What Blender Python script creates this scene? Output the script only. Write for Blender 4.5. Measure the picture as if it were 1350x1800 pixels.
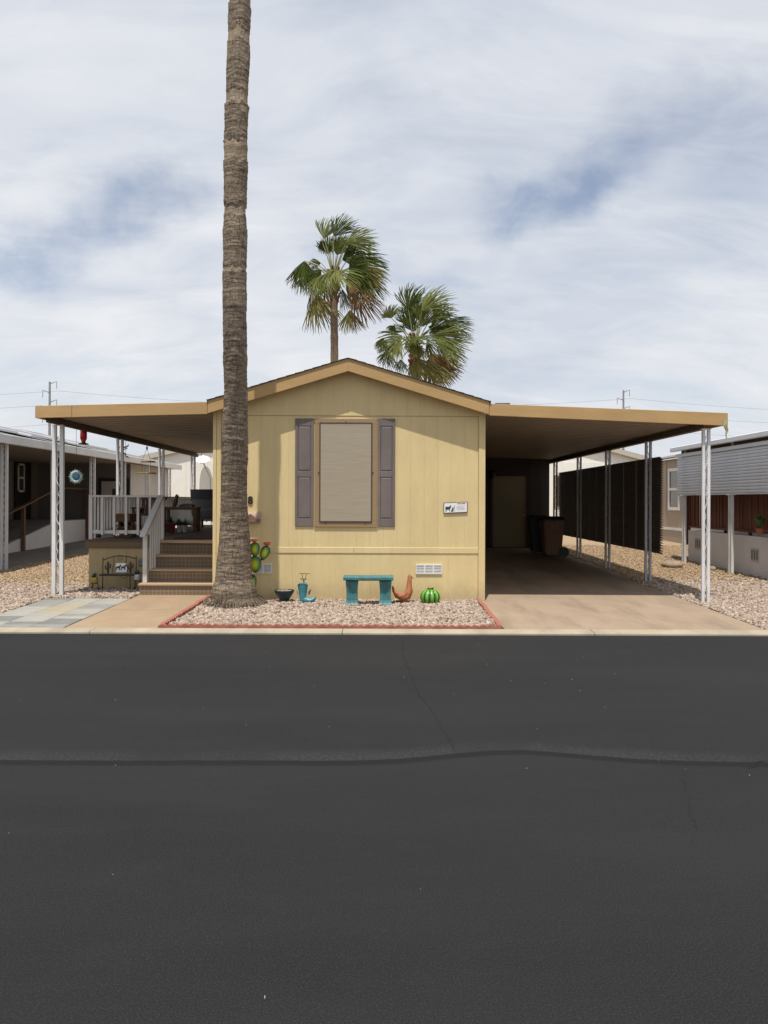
import bpy, bmesh, math, random
import numpy as np
from mathutils import Vector, Matrix, Euler, noise as mnoise
random.seed(7); rs = np.random.RandomState(7)
for o in list(bpy.data.objects): bpy.data.objects.remove(o)
S = bpy.context.scene
COL = S.collection

# ------------------------------------------------------------------ camera
FPX, CH, ROLL, HOR = 1352.0, 1.62, 0.0035, 880.0
cd = bpy.data.cameras.new('camera'); cam = bpy.data.objects.new('camera', cd); COL.objects.link(cam)
cd.sensor_fit = 'VERTICAL'; cd.sensor_height = 36.0; cd.sensor_width = 27.0
cd.lens = FPX / 1800 * 36.0; cd.shift_y = -(900 - HOR) / 1800
cd.clip_start = 0.05; cd.clip_end = 6000
cam.location = (0, 0, CH); cam.rotation_euler = (math.pi / 2, -ROLL, 0)
S.camera = cam
S.render.resolution_x = 768; S.render.resolution_y = 1024

def P(px, py, Y):
    """point of the place at depth Y (metres) that the photograph shows at px, py"""
    dx = px - 675; dy = py - 900
    x = dx + dy * ROLL; y = dy - dx * ROLL
    return Vector((x * Y / FPX, Y, CH - (y + 900 - HOR) * Y / FPX))

# ------------------------------------------------------------------ world and sun
SUN_D = Vector((0.215, 1.0, -2.95)).normalized()
sd = bpy.data.lights.new('sun', 'SUN'); sd.energy = 4.6; sd.angle = math.radians(0.55); sd.color = (1.0, 0.955, 0.88)
so = bpy.data.objects.new('sun', sd); COL.objects.link(so)
so.rotation_euler = SUN_D.to_track_quat('-Z', 'Y').to_euler(); so.location = (-5, -20, 60)
S.view_settings.view_transform = 'Standard'; S.view_settings.look = 'None'
S.view_settings.exposure = 0.0; S.view_settings.gamma = 1.0

def build_world():
    w = bpy.data.worlds.new('World'); S.world = w; w.use_nodes = True
    nt = w.node_tree; N = nt.nodes; L = nt.links; N.clear()
    def nd(t, **k):
        n = N.new(t)
        for a, b in k.items(): setattr(n, a, b)
        return n
    def mth(op, a, b=None, c=None, clamp=False):
        n = nd('ShaderNodeMath', operation=op); n.use_clamp = clamp
        for i, v in enumerate((a, b, c)):
            if v is None: continue
            if isinstance(v, (int, float)): n.inputs[i].default_value = v
            else: L.new(v, n.inputs[i])
        return n.outputs[0]
    out = nd('ShaderNodeOutputWorld'); bg = nd('ShaderNodeBackground'); bg.inputs[1].default_value = 0.10
    L.new(bg.outputs[0], out.inputs[0])
    sky = nd('ShaderNodeTexSky', sky_type='NISHITA'); sky.sun_disc = False
    sky.sun_elevation = math.asin(-SUN_D.z); sky.sun_rotation = math.atan2(-SUN_D.x, -SUN_D.y)
    sky.air_density = 1.0; sky.dust_density = 0.6; sky.ozone_density = 1.5
    tc = nd('ShaderNodeTexCoord'); nm = nd('ShaderNodeVectorMath', operation='NORMALIZE'); L.new(tc.outputs['Generated'], nm.inputs[0])
    sp = nd('ShaderNodeSeparateXYZ'); L.new(nm.outputs[0], sp.inputs[0])
    zc = mth('ADD', mth('MAXIMUM', sp.outputs[2], 0.0), 0.42)
    cb = nd('ShaderNodeCombineXYZ'); L.new(mth('DIVIDE', sp.outputs[0], zc), cb.inputs[0]); L.new(mth('DIVIDE', sp.outputs[1], zc), cb.inputs[1])
    def noise(scale, detail, rough, loc, rot=0.0, sc=(1, 1, 1), dist=0.0):
        mp = nd('ShaderNodeMapping'); L.new(cb.outputs[0], mp.inputs[0])
        mp.inputs['Location'].default_value = loc; mp.inputs['Rotation'].default_value = (0, 0, rot); mp.inputs['Scale'].default_value = sc
        n = nd('ShaderNodeTexNoise'); n.inputs['Scale'].default_value = scale; n.inputs['Detail'].default_value = detail
        n.inputs['Roughness'].default_value = rough; n.inputs['Distortion'].default_value = dist
        L.new(mp.outputs[0], n.inputs['Vector']); return n.outputs[0]
    big = noise(2.2, 8, 0.55, (3.1, 1.7, 0), -0.3, (0.7, 1.25, 1), 0.3)
    fine = noise(5.5, 9, 0.6, (7.3, 2.2, 0), -0.35, (0.6, 1.5, 1), 0.5)
    shade = noise(1.5, 5, 0.5, (1.2, 9.4, 0), 0.3, (1, 0.8, 1), 0.2)
    cov = mth('ADD', mth('MULTIPLY', big, 0.62), mth('MULTIPLY', fine, 0.38))
    wn = nd('ShaderNodeTexNoise'); wn.inputs['Scale'].default_value = 7.0; wn.inputs['Detail'].default_value = 5; L.new(nm.outputs[0], wn.inputs['Vector'])
    ws_ = nd('ShaderNodeVectorMath', operation='SUBTRACT'); L.new(wn.outputs['Color'], ws_.inputs[0]); ws_.inputs[1].default_value = (0.5, 0.5, 0.5)
    wm = nd('ShaderNodeVectorMath', operation='SCALE'); L.new(ws_.outputs[0], wm.inputs[0]); wm.inputs['Scale'].default_value = 0.16
    wa = nd('ShaderNodeVectorMath', operation='ADD'); L.new(nm.outputs[0], wa.inputs[0]); L.new(wm.outputs[0], wa.inputs[1]); warped = wa.outputs[0]
    def patch(px, py, sx, sz, amt):
        d = Vector(((px - 675) / FPX, 1, (HOR - py) / FPX)).normalized()
        s = nd('ShaderNodeVectorMath', operation='SUBTRACT'); L.new(warped, s.inputs[0]); s.inputs[1].default_value = d
        m = nd('ShaderNodeVectorMath', operation='MULTIPLY'); L.new(s.outputs[0], m.inputs[0]); m.inputs[1].default_value = (1 / sx, 1 / sx, 1 / sz)
        l = nd('ShaderNodeVectorMath', operation='LENGTH'); L.new(m.outputs[0], l.inputs[0])
        mr = nd('ShaderNodeMapRange', interpolation_type='SMOOTHSTEP'); L.new(l.outputs['Value'], mr.inputs[0])
        mr.inputs[1].default_value = 0; mr.inputs[2].default_value = 1; mr.inputs[3].default_value = amt; mr.inputs[4].default_value = 0
        return mr.outputs[0]
    hole = patch(310, 300, 0.11, 0.06, 0.26)
    for a in ((225, 365, 0.10, 0.06, 0.34), (140, 425, 0.10, 0.05, 0.22), (30, 455, 0.11, 0.05, 0.28), (935, 350, 0.10, 0.055, 0.46), (1050, 285, 0.12, 0.06, 0.15), (1220, 190, 0.2, 0.09, 0.12),
              (800, 470, 0.10, 0.04, 0.14), (700, 560, 0.12, 0.04, 0.06), (170, 660, 0.3, 0.03, 0.10), (1080, 690, 0.25, 0.03, 0.16), (700, 120, 0.25, 0.1, 0.05)):
        hole = mth('ADD', hole, patch(*a))
    rag = noise(9.0, 6, 0.6, (4.1, 6.6, 0), 0.6, (1, 0.8, 1), 0.5)
    hole = mth('MULTIPLY', hole, mth('ADD', 0.15, mth('MULTIPLY', rag, 1.7)))
    c2 = mth('SUBTRACT', cov, hole)
    mr = nd('ShaderNodeMapRange', interpolation_type='SMOOTHSTEP'); L.new(c2, mr.inputs[0])
    mr.inputs[1].default_value = 0.0; mr.inputs[2].default_value = 0.58; mr.inputs[3].default_value = 0.10; mr.inputs[4].default_value = 0.97
    rp = nd('ShaderNodeValToRGB'); e = rp.color_ramp.elements
    e[0].position = 0.34; e[0].color = (5.9, 6.45, 7.4, 1); e[1].position = 0.66; e[1].color = (8.7, 8.8, 9.05, 1)
    L.new(mth('ADD', mth('MULTIPLY', shade, 0.55), mth('MULTIPLY', fine, 0.45)), rp.inputs[0])
    skb = nd('ShaderNodeMix', data_type='RGBA', blend_type='MULTIPLY'); skb.inputs[0].default_value = 1.0
    L.new(sky.outputs[0], skb.inputs[6]); skb.inputs[7].default_value = (1.7, 1.45, 1.3, 1)
    mx = nd('ShaderNodeMix', data_type='RGBA'); L.new(mr.outputs[0], mx.inputs[0]); L.new(skb.outputs[2], mx.inputs[6]); L.new(rp.outputs[0], mx.inputs[7])
    L.new(mx.outputs[2], bg.inputs[0])
build_world()
cy = S.cycles
try:
    cy.max_bounces = 8; cy.diffuse_bounces = 5
except Exception: pass

# ------------------------------------------------------------------ materials
MATS = {}
def mat(name, col, rough=0.7, var=0.12, scale=6.0, bump=0.0, bscale=None, metallic=0.0, col2=None, stretch=(1, 1, 1), island=0.0, coord='Object', spec=0.5, dirt=0.0, trans=0.0, coat=0.0):
    if name in MATS: return MATS[name]
    m = bpy.data.materials.new(name); m.use_nodes = True; MATS[name] = m
    nt = m.node_tree; N = nt.nodes; L = nt.links; b = N['Principled BSDF']
    b.inputs['Roughness'].default_value = rough; b.inputs['Metallic'].default_value = metallic
    b.inputs['Specular IOR Level'].default_value = spec; b.inputs['Coat Weight'].default_value = coat
    tc = N.new('ShaderNodeTexCoord'); mp = N.new('ShaderNodeMapping'); mp.inputs['Scale'].default_value = stretch
    L.new(tc.outputs[coord], mp.inputs[0])
    nz = N.new('ShaderNodeTexNoise'); nz.inputs['Scale'].default_value = scale; nz.inputs['Detail'].default_value = 8; nz.inputs['Roughness'].default_value = 0.62
    L.new(mp.outputs[0], nz.inputs['Vector'])
    rp = N.new('ShaderNodeValToRGB'); rp.color_ramp.elements[0].position = 0.3; rp.color_ramp.elements[1].position = 0.7
    c2 = col2 if col2 else tuple(min(1, c * (1 + var)) for c in col)
    c1 = tuple(c * (1 - var) for c in col) if not col2 else col
    rp.color_ramp.elements[0].color = (*c1, 1); rp.color_ramp.elements[1].color = (*c2, 1)
    L.new(nz.outputs[0], rp.inputs[0]); last = rp.outputs[0]
    if island:
        ge = N.new('ShaderNodeNewGeometry'); hv = N.new('ShaderNodeHueSaturation')
        mr = N.new('ShaderNodeMapRange'); mr.inputs[3].default_value = 1 - island; mr.inputs[4].default_value = 1 + island
        L.new(ge.outputs['Random Per Island'], mr.inputs[0]); L.new(mr.outputs[0], hv.inputs['Value']); L.new(last, hv.inputs['Color']); last = hv.outputs[0]
    if dirt:
        nd_ = N.new('ShaderNodeTexNoise'); nd_.inputs['Scale'].default_value = 1.3; nd_.inputs['Detail'].default_value = 6
        L.new(tc.outputs['Object'], nd_.inputs['Vector'])
        mr = N.new('ShaderNodeMapRange'); mr.inputs[1].default_value = 0.35; mr.inputs[2].default_value = 0.7; mr.inputs[3].default_value = 1 - dirt; mr.inputs[4].default_value = 1.0
        L.new(nd_.outputs[0], mr.inputs[0])
        hv = N.new('ShaderNodeHueSaturation'); L.new(mr.outputs[0], hv.inputs['Value']); L.new(last, hv.inputs['Color']); last = hv.outputs[0]
    L.new(last, b.inputs['Base Color'])
    if bump:
        nb = N.new('ShaderNodeTexNoise'); nb.inputs['Scale'].default_value = bscale or scale * 6; nb.inputs['Detail'].default_value = 5
        L.new(mp.outputs[0], nb.inputs['Vector'])
        bp = N.new('ShaderNodeBump'); bp.inputs['Strength'].default_value = bump; bp.inputs['Distance'].default_value = 0.01
        L.new(nb.outputs[0], bp.inputs['Height']); L.new(bp.outputs[0], b.inputs['Normal'])
    if trans:
        tr = N.new('ShaderNodeBsdfTranslucent'); L.new(last, tr.inputs[0]); ms = N.new('ShaderNodeMixShader'); ms.inputs[0].default_value = trans
        L.new(b.outputs[0], ms.inputs[1]); L.new(tr.outputs[0], ms.inputs[2]); L.new(ms.outputs[0], N['Material Output'].inputs[0])
    return m

def splash(m):
    t = NT(m); b = t.N['Principled BSDF']; src = b.inputs['Base Color'].links[0].from_socket; tc = t.n('ShaderNodeTexCoord'); o = tc.outputs['Object']
    sp = t.n('ShaderNodeSeparateXYZ'); t.L.new(o, sp.inputs[0]); nz = t.noise(o, 5, 6, 0.7); z = t.m_('ADD', sp.outputs[2], t.m_('MULTIPLY', nz, -0.5))
    t.L.new(t.mix(t.mr(z, -0.22, 0.12, 0.45, 0), src, (0.36, 0.27, 0.17)), b.inputs['Base Color'])
siding = mat('siding_yellow', (0.70, 0.552, 0.283), 0.75, 0.06, 2.6, 0.5, 30, stretch=(2.2, 2.2, 0.30), dirt=0.08)
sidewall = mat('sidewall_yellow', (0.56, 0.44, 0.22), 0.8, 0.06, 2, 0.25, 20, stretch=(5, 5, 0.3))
fascia_m = mat('fascia_ochre', (0.48, 0.305, 0.13), 0.7, 0.10, 3.0, 0.25, 60, stretch=(0.4, 1, 2), dirt=0.12)
trim_m = mat('trim_ochre', (0.31, 0.205, 0.105), 0.65, 0.06, 8)
shutter_m = mat('shutter_taupe', (0.175, 0.142, 0.132), 0.6, 0.10, 5, 0.1, 120, dirt=0.15)
frame_dark = mat('frame_dark', (0.07, 0.055, 0.05), 0.5, 0.1)
shingle_m = mat('shingle_brown', (0.085, 0.07, 0.06), 0.95, 0.3, 20, 0.6, 80)
white_paint = mat('white_paint', (0.74, 0.74, 0.74), 0.5, 0.05, 4, dirt=0.18)
white_vent = mat('white_vent', (0.72, 0.72, 0.70), 0.5, 0.04)
vent_dark = mat('vent_dark', (0.46, 0.45, 0.44), 0.8, 0.1)
pan_m = mat('pan_beige', (0.28, 0.225, 0.178), 0.55, 0.08, 3, dirt=0.15)
beam_m = mat('beam_brown', (0.09, 0.07, 0.06), 0.6, 0.1)
louver_m = mat('louver_brown', (0.040, 0.028, 0.025), 0.55, 0.15, 5)
louver_strip = mat('louver_strip', (0.20, 0.18, 0.17), 0.6, 0.1)
deck_rim = mat('deck_rim_brown', (0.13, 0.08, 0.042), 0.6, 0.1, 3, 0.15, 40, stretch=(0.3, 1, 2))
deck_top = mat('deck_board_brown', (0.10, 0.065, 0.045), 0.75, 0.2, 4, 0.2, 50, stretch=(0.3, 1, 1))
deck_skirt = mat('deck_skirt_tan', (0.40, 0.31, 0.165), 0.8, 0.07, 2, 0.2, 30, stretch=(3, 3, 0.4))
tread_m = mat('tread_tan', (0.46, 0.335, 0.22), 0.8, 0.12, 5, 0.2, 80, stretch=(0.4, 2, 1))
rail_m = mat('rail_white', (0.56, 0.55, 0.54), 0.55, 0.08, 4, dirt=0.15)
door_m = mat('door_olive', (0.26, 0.215, 0.12), 0.6, 0.05)
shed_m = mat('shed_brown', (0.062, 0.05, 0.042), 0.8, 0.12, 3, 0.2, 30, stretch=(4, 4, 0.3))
black_m = mat('black_plastic', (0.018, 0.018, 0.019), 0.45, 0.1)
iron_m = mat('iron_dark', (0.03, 0.024, 0.02), 0.6, 0.2)
bin_brown = mat('bin_brown', (0.21, 0.115, 0.06), 0.5, 0.1)
edging_m = mat('edging_red', (0.36, 0.135, 0.095), 0.9, 0.22, 14, 0.5, 90, dirt=0.2)
turq_m = mat('turquoise_paint', (0.058, 0.205, 0.22), 0.5, 0.3, 9, 0.3, 60, dirt=0.3)
boot_m = mat('boot_turquoise', (0.05, 0.21, 0.26), 0.35, 0.3, 14, 0.3, 70)
bowl_m = mat('bowl_teal', (0.012, 0.035, 0.045), 0.22, 0.3, 12)
terra_m = mat('terracotta', (0.36, 0.135, 0.06), 0.75, 0.18, 10, 0.25, 50)
wood_brown = mat('wood_brown', (0.16, 0.085, 0.04), 0.7, 0.25, 5, 0.3, 50, stretch=(0.5, 2, 2))
wood_dark = mat('wood_dark', (0.055, 0.032, 0.022), 0.65, 0.2, 5)
redwood = mat('redwood_slat', (0.15, 0.052, 0.03), 0.75, 0.3, 4, 0.3, 40, stretch=(3, 3, 0.4))
stucco_w = mat('stucco_white', (0.72, 0.705, 0.70), 0.9, 0.05, 3, 0.4, 60)
wall_white = mat('wall_cream', (0.80, 0.79, 0.74), 0.85, 0.03, 3, 0.2, 30)
wall_grey_shaded = mat('wall_grey_shaded', (0.17, 0.16, 0.155), 0.85, 0.05, 3, 0.2, 30, stretch=(4, 4, 0.3))  # grey darkened to carry the shade under the left carport roof
tan_wall = mat('wall_taupe', (0.37, 0.30, 0.23), 0.85, 0.06, 3, 0.2, 30, stretch=(4, 4, 0.3))
alum = mat('aluminium_white', (0.74, 0.76, 0.79), 0.4, 0.05, 3, dirt=0.1)
roof_grey = mat('roof_grey', (0.19, 0.17, 0.16), 0.9, 0.2, 12, 0.3, 60)
solar_m = mat('solar_glass', (0.035, 0.035, 0.045), 0.25, 0.1)
glass_m = mat('window_glass', (0.05, 0.06, 0.065), 0.08, 0.1, spec=0.8)
red_m = mat('red_glass', (0.45, 0.02, 0.02), 0.2, 0.1)
blue_m = mat('blue_glass', (0.03, 0.10, 0.16), 0.25, 0.5, 20)
pale_green = mat('pale_green_glass', (0.33, 0.42, 0.38), 0.4, 0.3, 18)
grey_fab = mat('grey_fabric', (0.085, 0.083, 0.088), 0.95, 0.15, 20, 0.3, 200)
lightgrey_fab = mat('lightgrey_fabric', (0.20, 0.195, 0.20), 0.95, 0.12, 20)
red_paint = mat('flower_red', (0.62, 0.07, 0.05), 0.4, 0.3, 18)
orange_paint = mat('bud_orange', (0.62, 0.13, 0.03), 0.4, 0.3, 18)
pink_paint = mat('flower_coral', (0.70, 0.20, 0.16), 0.4, 0.25, 20)
yellow_pot = mat('pot_yellow', (0.50, 0.34, 0.07), 0.4, 0.4, 16)
bluewhite_pot = mat('pot_blue_white', (0.55, 0.58, 0.65), 0.35, 0.35, 18)
teal_leaf = mat('leaf_teal', (0.05, 0.13, 0.10), 0.6, 0.4, 14, island=0.3)
green_leaf = mat('leaf_green', (0.05, 0.14, 0.03), 0.5, 0.3, 14, island=0.3)
steel_m = mat('galvanised', (0.42, 0.43, 0.44), 0.45, 0.12, 6, metallic=0.3)
sign_white = mat('sign_white', (0.78, 0.78, 0.78), 0.5, 0.02)
ink_dark = mat('ink_dark', (0.035, 0.035, 0.04), 0.6, 0.05)
ink_grey = mat('ink_grey', (0.42, 0.42, 0.44), 0.6, 0.05)
ink_red = mat('ink_red', (0.35, 0.10, 0.10), 0.6, 0.05)
soil_m = mat('soil', (0.16, 0.12, 0.085), 0.95, 0.4, 30, 0.5, 80)
rock_m = mat('rock_tan', (0.30, 0.23, 0.16), 0.95, 0.3, 8, 0.7, 30)
pylon_m = mat('pylon_steel', (0.20, 0.22, 0.25), 0.7, 0.1)
sconce_m = mat('sconce_tan', (0.42, 0.30, 0.22), 0.8, 0.12, 12)
sconce_mtn = mat('sconce_mountain', (0.20, 0.115, 0.095), 0.8, 0.15, 12)
rug_m = mat('rug_dark_red', (0.07, 0.035, 0.03), 0.95, 0.4, 9, stretch=(0.3, 6, 1))
cloth_old = mat('cloth_weathered', (0.33, 0.31, 0.15), 0.95, 0.3, 20)
frond_green = mat('frond_green', (0.068, 0.088, 0.020), 0.8, 0.3, 3, island=0.35, trans=0.25, spec=0.1)
frond_light = mat('frond_light_green', (0.165, 0.185, 0.055), 0.8, 0.25, 3, island=0.3, trans=0.25, spec=0.1)
frond_yellow = mat('frond_yellowing', (0.19, 0.17, 0.040), 0.7, 0.3, 3, island=0.3, trans=0.2)
frond_dead = mat('frond_dead', (0.20, 0.115, 0.045), 0.8, 0.35, 3, island=0.35, trans=0.15)
petiole_m = mat('petiole', (0.20, 0.20, 0.09), 0.5, 0.2)
far_trunk = mat('far_palm_bark', (0.20, 0.14, 0.09), 0.95, 0.4, 5, 0.6, 20, stretch=(1, 1, 4))
boots_m = mat('palm_boots', (0.17, 0.07, 0.04), 0.9, 0.4, 6, 0.5, 20)
paver_ms = [mat('paver_grey', (0.245, 0.24, 0.222), 0.9, 0.25, 5, 0.3, 70, stretch=(0.5, 3, 1)), mat('paver_slate', (0.185, 0.182, 0.172), 0.9, 0.25, 5, 0.3, 70, stretch=(0.5, 3, 1)),
            mat('paver_pale', (0.325, 0.31, 0.275), 0.9, 0.2, 5, 0.3, 70, stretch=(0.5, 3, 1)), mat('paver_sand', (0.34, 0.30, 0.215), 0.9, 0.2, 5, 0.3, 70, stretch=(0.5, 3, 1))]

class NT:
    def __init__(s, m): s.m = m; s.N = m.node_tree.nodes; s.L = m.node_tree.links
    def n(s, t, **k):
        x = s.N.new(t)
        for a, b in k.items(): setattr(x, a, b)
        return x
    def m_(s, op, a, b=None, clamp=False):
        n = s.n('ShaderNodeMath', operation=op); n.use_clamp = clamp
        for i, v in enumerate((a, b)):
            if v is None: continue
            if isinstance(v, (int, float)): n.inputs[i].default_value = v
            else: s.L.new(v, n.inputs[i])
        return n.outputs[0]
    def noise(s, vec, scale, detail=6, rough=0.6, sc=(1, 1, 1), loc=(0, 0, 0)):
        mp = s.n('ShaderNodeMapping'); mp.inputs['Scale'].default_value = sc; mp.inputs['Location'].default_value = loc; s.L.new(vec, mp.inputs[0])
        n = s.n('ShaderNodeTexNoise'); n.inputs['Scale'].default_value = scale; n.inputs['Detail'].default_value = detail; n.inputs['Roughness'].default_value = rough
        s.L.new(mp.outputs[0], n.inputs['Vector']); return n.outputs[0]
    def mr(s, v, a, b, c, d, smooth=True):
        n = s.n('ShaderNodeMapRange', interpolation_type='SMOOTHSTEP' if smooth else 'LINEAR'); s.L.new(v, n.inputs[0])
        for i, x in enumerate((a, b, c, d)): n.inputs[i + 1].default_value = x
        return n.outputs[0]
    def mix(s, f, a, b, blend='MIX'):
        n = s.n('ShaderNodeMix', data_type='RGBA', blend_type=blend)
        for i, v in ((0, f), (6, a), (7, b)):
            if isinstance(v, (int, float)): n.inputs[i].default_value = v
            elif isinstance(v, tuple): n.inputs[i].default_value = (*v, 1)
            else: s.L.new(v, n.inputs[i])
        return n.outputs[2]
    def bump(s, h, st, dist):
        b = s.n('ShaderNodeBump'); b.inputs['Strength'].default_value = st; b.inputs['Distance'].default_value = dist; s.L.new(h, b.inputs['Height']); return b.outputs[0]
def newmat(name):
    m = bpy.data.materials.new(name); m.use_nodes = True; MATS[name] = m
    t = NT(m); t.b = t.N['Principled BSDF']; t.tc = t.n('ShaderNodeTexCoord'); t.o = t.tc.outputs['Object']; return t

def asphalt():
    t = newmat('asphalt'); o = t.o
    sp = t.n('ShaderNodeSeparateXYZ'); t.L.new(o, sp.inputs[0])
    grit = t.noise(o, 150, 4, 0.75); mid = t.noise(o, 0.8, 6, 0.6, (0.25, 1, 1)); g2 = t.noise(o, 45, 4, 0.8); blot = t.noise(o, 3.0, 6, 0.7, (0.5, 1, 1))
    col = t.mix(t.mr(mid, 0.35, 0.65, 0, 1), (0.0125, 0.0127, 0.0138), (0.0178, 0.0180, 0.0191))
    col = t.mix(t.mr(blot, 0.5, 0.7, 0, 0.35), col, (0.023, 0.023, 0.0235))
    col = t.mix(t.mr(grit, 0.50, 0.68, 0, 0.9), col, (0.046, 0.046, 0.0468))
    col = t.mix(t.mr(g2, 0.55, 0.70, 0, 0.6), col, (0.033, 0.033, 0.0335))
    col = t.mix(t.mr(grit, 0.48, 0.32, 0, 0.8), col, (0.005, 0.005, 0.006))
    # seam where two strips of paving meet, its lip's shading painted dark, with the worn coarse band on its far side
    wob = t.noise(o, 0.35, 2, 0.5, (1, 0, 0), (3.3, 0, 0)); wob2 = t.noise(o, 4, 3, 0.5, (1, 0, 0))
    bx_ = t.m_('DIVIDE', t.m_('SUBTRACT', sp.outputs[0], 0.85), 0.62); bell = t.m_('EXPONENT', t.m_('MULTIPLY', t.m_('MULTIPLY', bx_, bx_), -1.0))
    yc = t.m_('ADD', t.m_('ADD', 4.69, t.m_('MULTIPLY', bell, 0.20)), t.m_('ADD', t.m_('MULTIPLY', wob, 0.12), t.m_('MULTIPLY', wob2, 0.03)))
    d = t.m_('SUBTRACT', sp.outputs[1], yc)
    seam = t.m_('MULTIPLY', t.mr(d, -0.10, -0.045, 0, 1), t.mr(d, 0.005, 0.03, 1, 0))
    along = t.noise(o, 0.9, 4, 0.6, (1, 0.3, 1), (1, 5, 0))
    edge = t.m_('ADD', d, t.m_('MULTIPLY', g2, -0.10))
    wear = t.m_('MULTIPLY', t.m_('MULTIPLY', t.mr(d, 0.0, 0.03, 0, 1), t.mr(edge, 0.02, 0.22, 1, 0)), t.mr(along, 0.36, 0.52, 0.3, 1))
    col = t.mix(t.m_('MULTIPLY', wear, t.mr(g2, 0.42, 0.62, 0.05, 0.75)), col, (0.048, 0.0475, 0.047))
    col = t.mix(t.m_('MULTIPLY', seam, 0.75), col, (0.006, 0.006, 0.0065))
    t.L.new(col, t.b.inputs['Base Color']); t.b.inputs['Roughness'].default_value = 0.85; t.b.inputs['Specular IOR Level'].default_value = 0.25
    h = t.m_('ADD', t.m_('ADD', grit, t.m_('MULTIPLY', g2, 0.8)), t.m_('MULTIPLY', seam, -1.5))
    t.L.new(t.bump(h, 0.8, 0.008), t.b.inputs['Normal']); return t.m
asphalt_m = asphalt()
crack_m = mat('crack_dark', (0.006, 0.006, 0.006), 0.95, 0.2)

def concrete(name, c1, c2, stain, streak):
    t = newmat(name); o = t.o
    a = t.noise(o, 1.6, 8, 0.6); f = t.noise(o, 60, 4, 0.7)
    col = t.mix(t.mr(a, 0.3, 0.7, 0, 1), c1, c2)
    col = t.mix(t.mr(f, 0.3, 0.7, 0, 0.25), col, tuple(x * 0.7 for x in c1))
    if streak:
        s = t.noise(o, 1.3, 6, 0.6, (1.7, 0.40, 1), (2.0, 0.4, 0))
        col = t.mix(t.mr(s, 0.44, 0.66, 0, streak), col, stain)
        s2 = t.noise(o, 7, 6, 0.65, (1.0, 0.8, 1))
        col = t.mix(t.mr(s2, 0.62, 0.72, 0, streak * 0.7), col, stain)
    t.L.new(col, t.b.inputs['Base Color']); t.b.inputs['Roughness'].default_value = 0.88; t.b.inputs['Specular IOR Level'].default_value = 0.3
    t.L.new(t.bump(f, 0.3, 0.004), t.b.inputs['Normal']); return t.m
drive_m = concrete('driveway_concrete', (0.31, 0.232, 0.165), (0.36, 0.27, 0.193), (0.18, 0.14, 0.105), 0.5)
walk_m = concrete('walkway_paint', (0.325, 0.232, 0.148), (0.37, 0.268, 0.175), (0.26, 0.18, 0.12), 0.35)
kerb_m = concrete('kerb_concrete', (0.36, 0.31, 0.225), (0.44, 0.38, 0.285), (0.22, 0.19, 0.15), 0.5)
conc_grey = concrete('neighbour_concrete', (0.20, 0.18, 0.16), (0.25, 0.22, 0.19), (0.13, 0.11, 0.1), 0.4)

def ground():
    t = newmat('gravel_ground'); o = t.o
    vo = t.n('ShaderNodeTexVoronoi'); vo.inputs['Scale'].default_value = 42; t.L.new(o, vo.inputs['Vector'])
    big = t.noise(o, 0.7, 5, 0.6); sep = t.n('ShaderNodeSeparateColor'); t.L.new(vo.outputs['Color'], sep.inputs[0])
    col = t.mix(sep.outputs[0], (0.24, 0.17, 0.10), (0.44, 0.33, 0.21))
    col = t.mix(t.mr(big, 0.35, 0.65, 0, 0.35), col, (0.38, 0.26, 0.15))
    t.L.new(col, t.b.inputs['Base Color']); t.b.inputs['Roughness'].default_value = 0.95
    t.L.new(t.bump(vo.outputs['Distance'], 0.9, 0.015), t.b.inputs['Normal']); return t.m
ground_m = ground()

def stone_mat(name, stops):
    t = newmat(name); ge = t.n('ShaderNodeNewGeometry'); rp = t.n('ShaderNodeValToRGB'); rp.color_ramp.interpolation = 'LINEAR'
    e = rp.color_ramp.elements
    while len(e) < len(stops): e.new(0.5)
    for i, (p, c) in enumerate(stops): e[i].position = p; e[i].color = (*c, 1)
    t.L.new(ge.outputs['Random Per Island'], rp.inputs[0])
    nz = t.noise(t.o, 60, 4, 0.6); col = t.mix(t.mr(nz, 0.3, 0.7, 0, 0.35), rp.outputs[0], (0.30, 0.22, 0.17))
    t.L.new(col, t.b.inputs['Base Color']); t.b.inputs['Roughness'].default_value = 0.85; t.b.inputs['Specular IOR Level'].default_value = 0.3; return t.m
stone_pink = stone_mat('gravel_pinkish', [(0, (0.14, 0.095, 0.07)), (0.25, (0.34, 0.265, 0.205)), (0.5, (0.46, 0.385, 0.315)), (0.75, (0.29, 0.205, 0.155)), (1, (0.56, 0.49, 0.415))])
stone_tan = stone_mat('gravel_tan', [(0, (0.23, 0.15, 0.085)), (0.3, (0.40, 0.29, 0.17)), (0.6, (0.48, 0.36, 0.22)), (0.85, (0.36, 0.24, 0.14)), (1, (0.52, 0.42, 0.30))])

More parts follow.
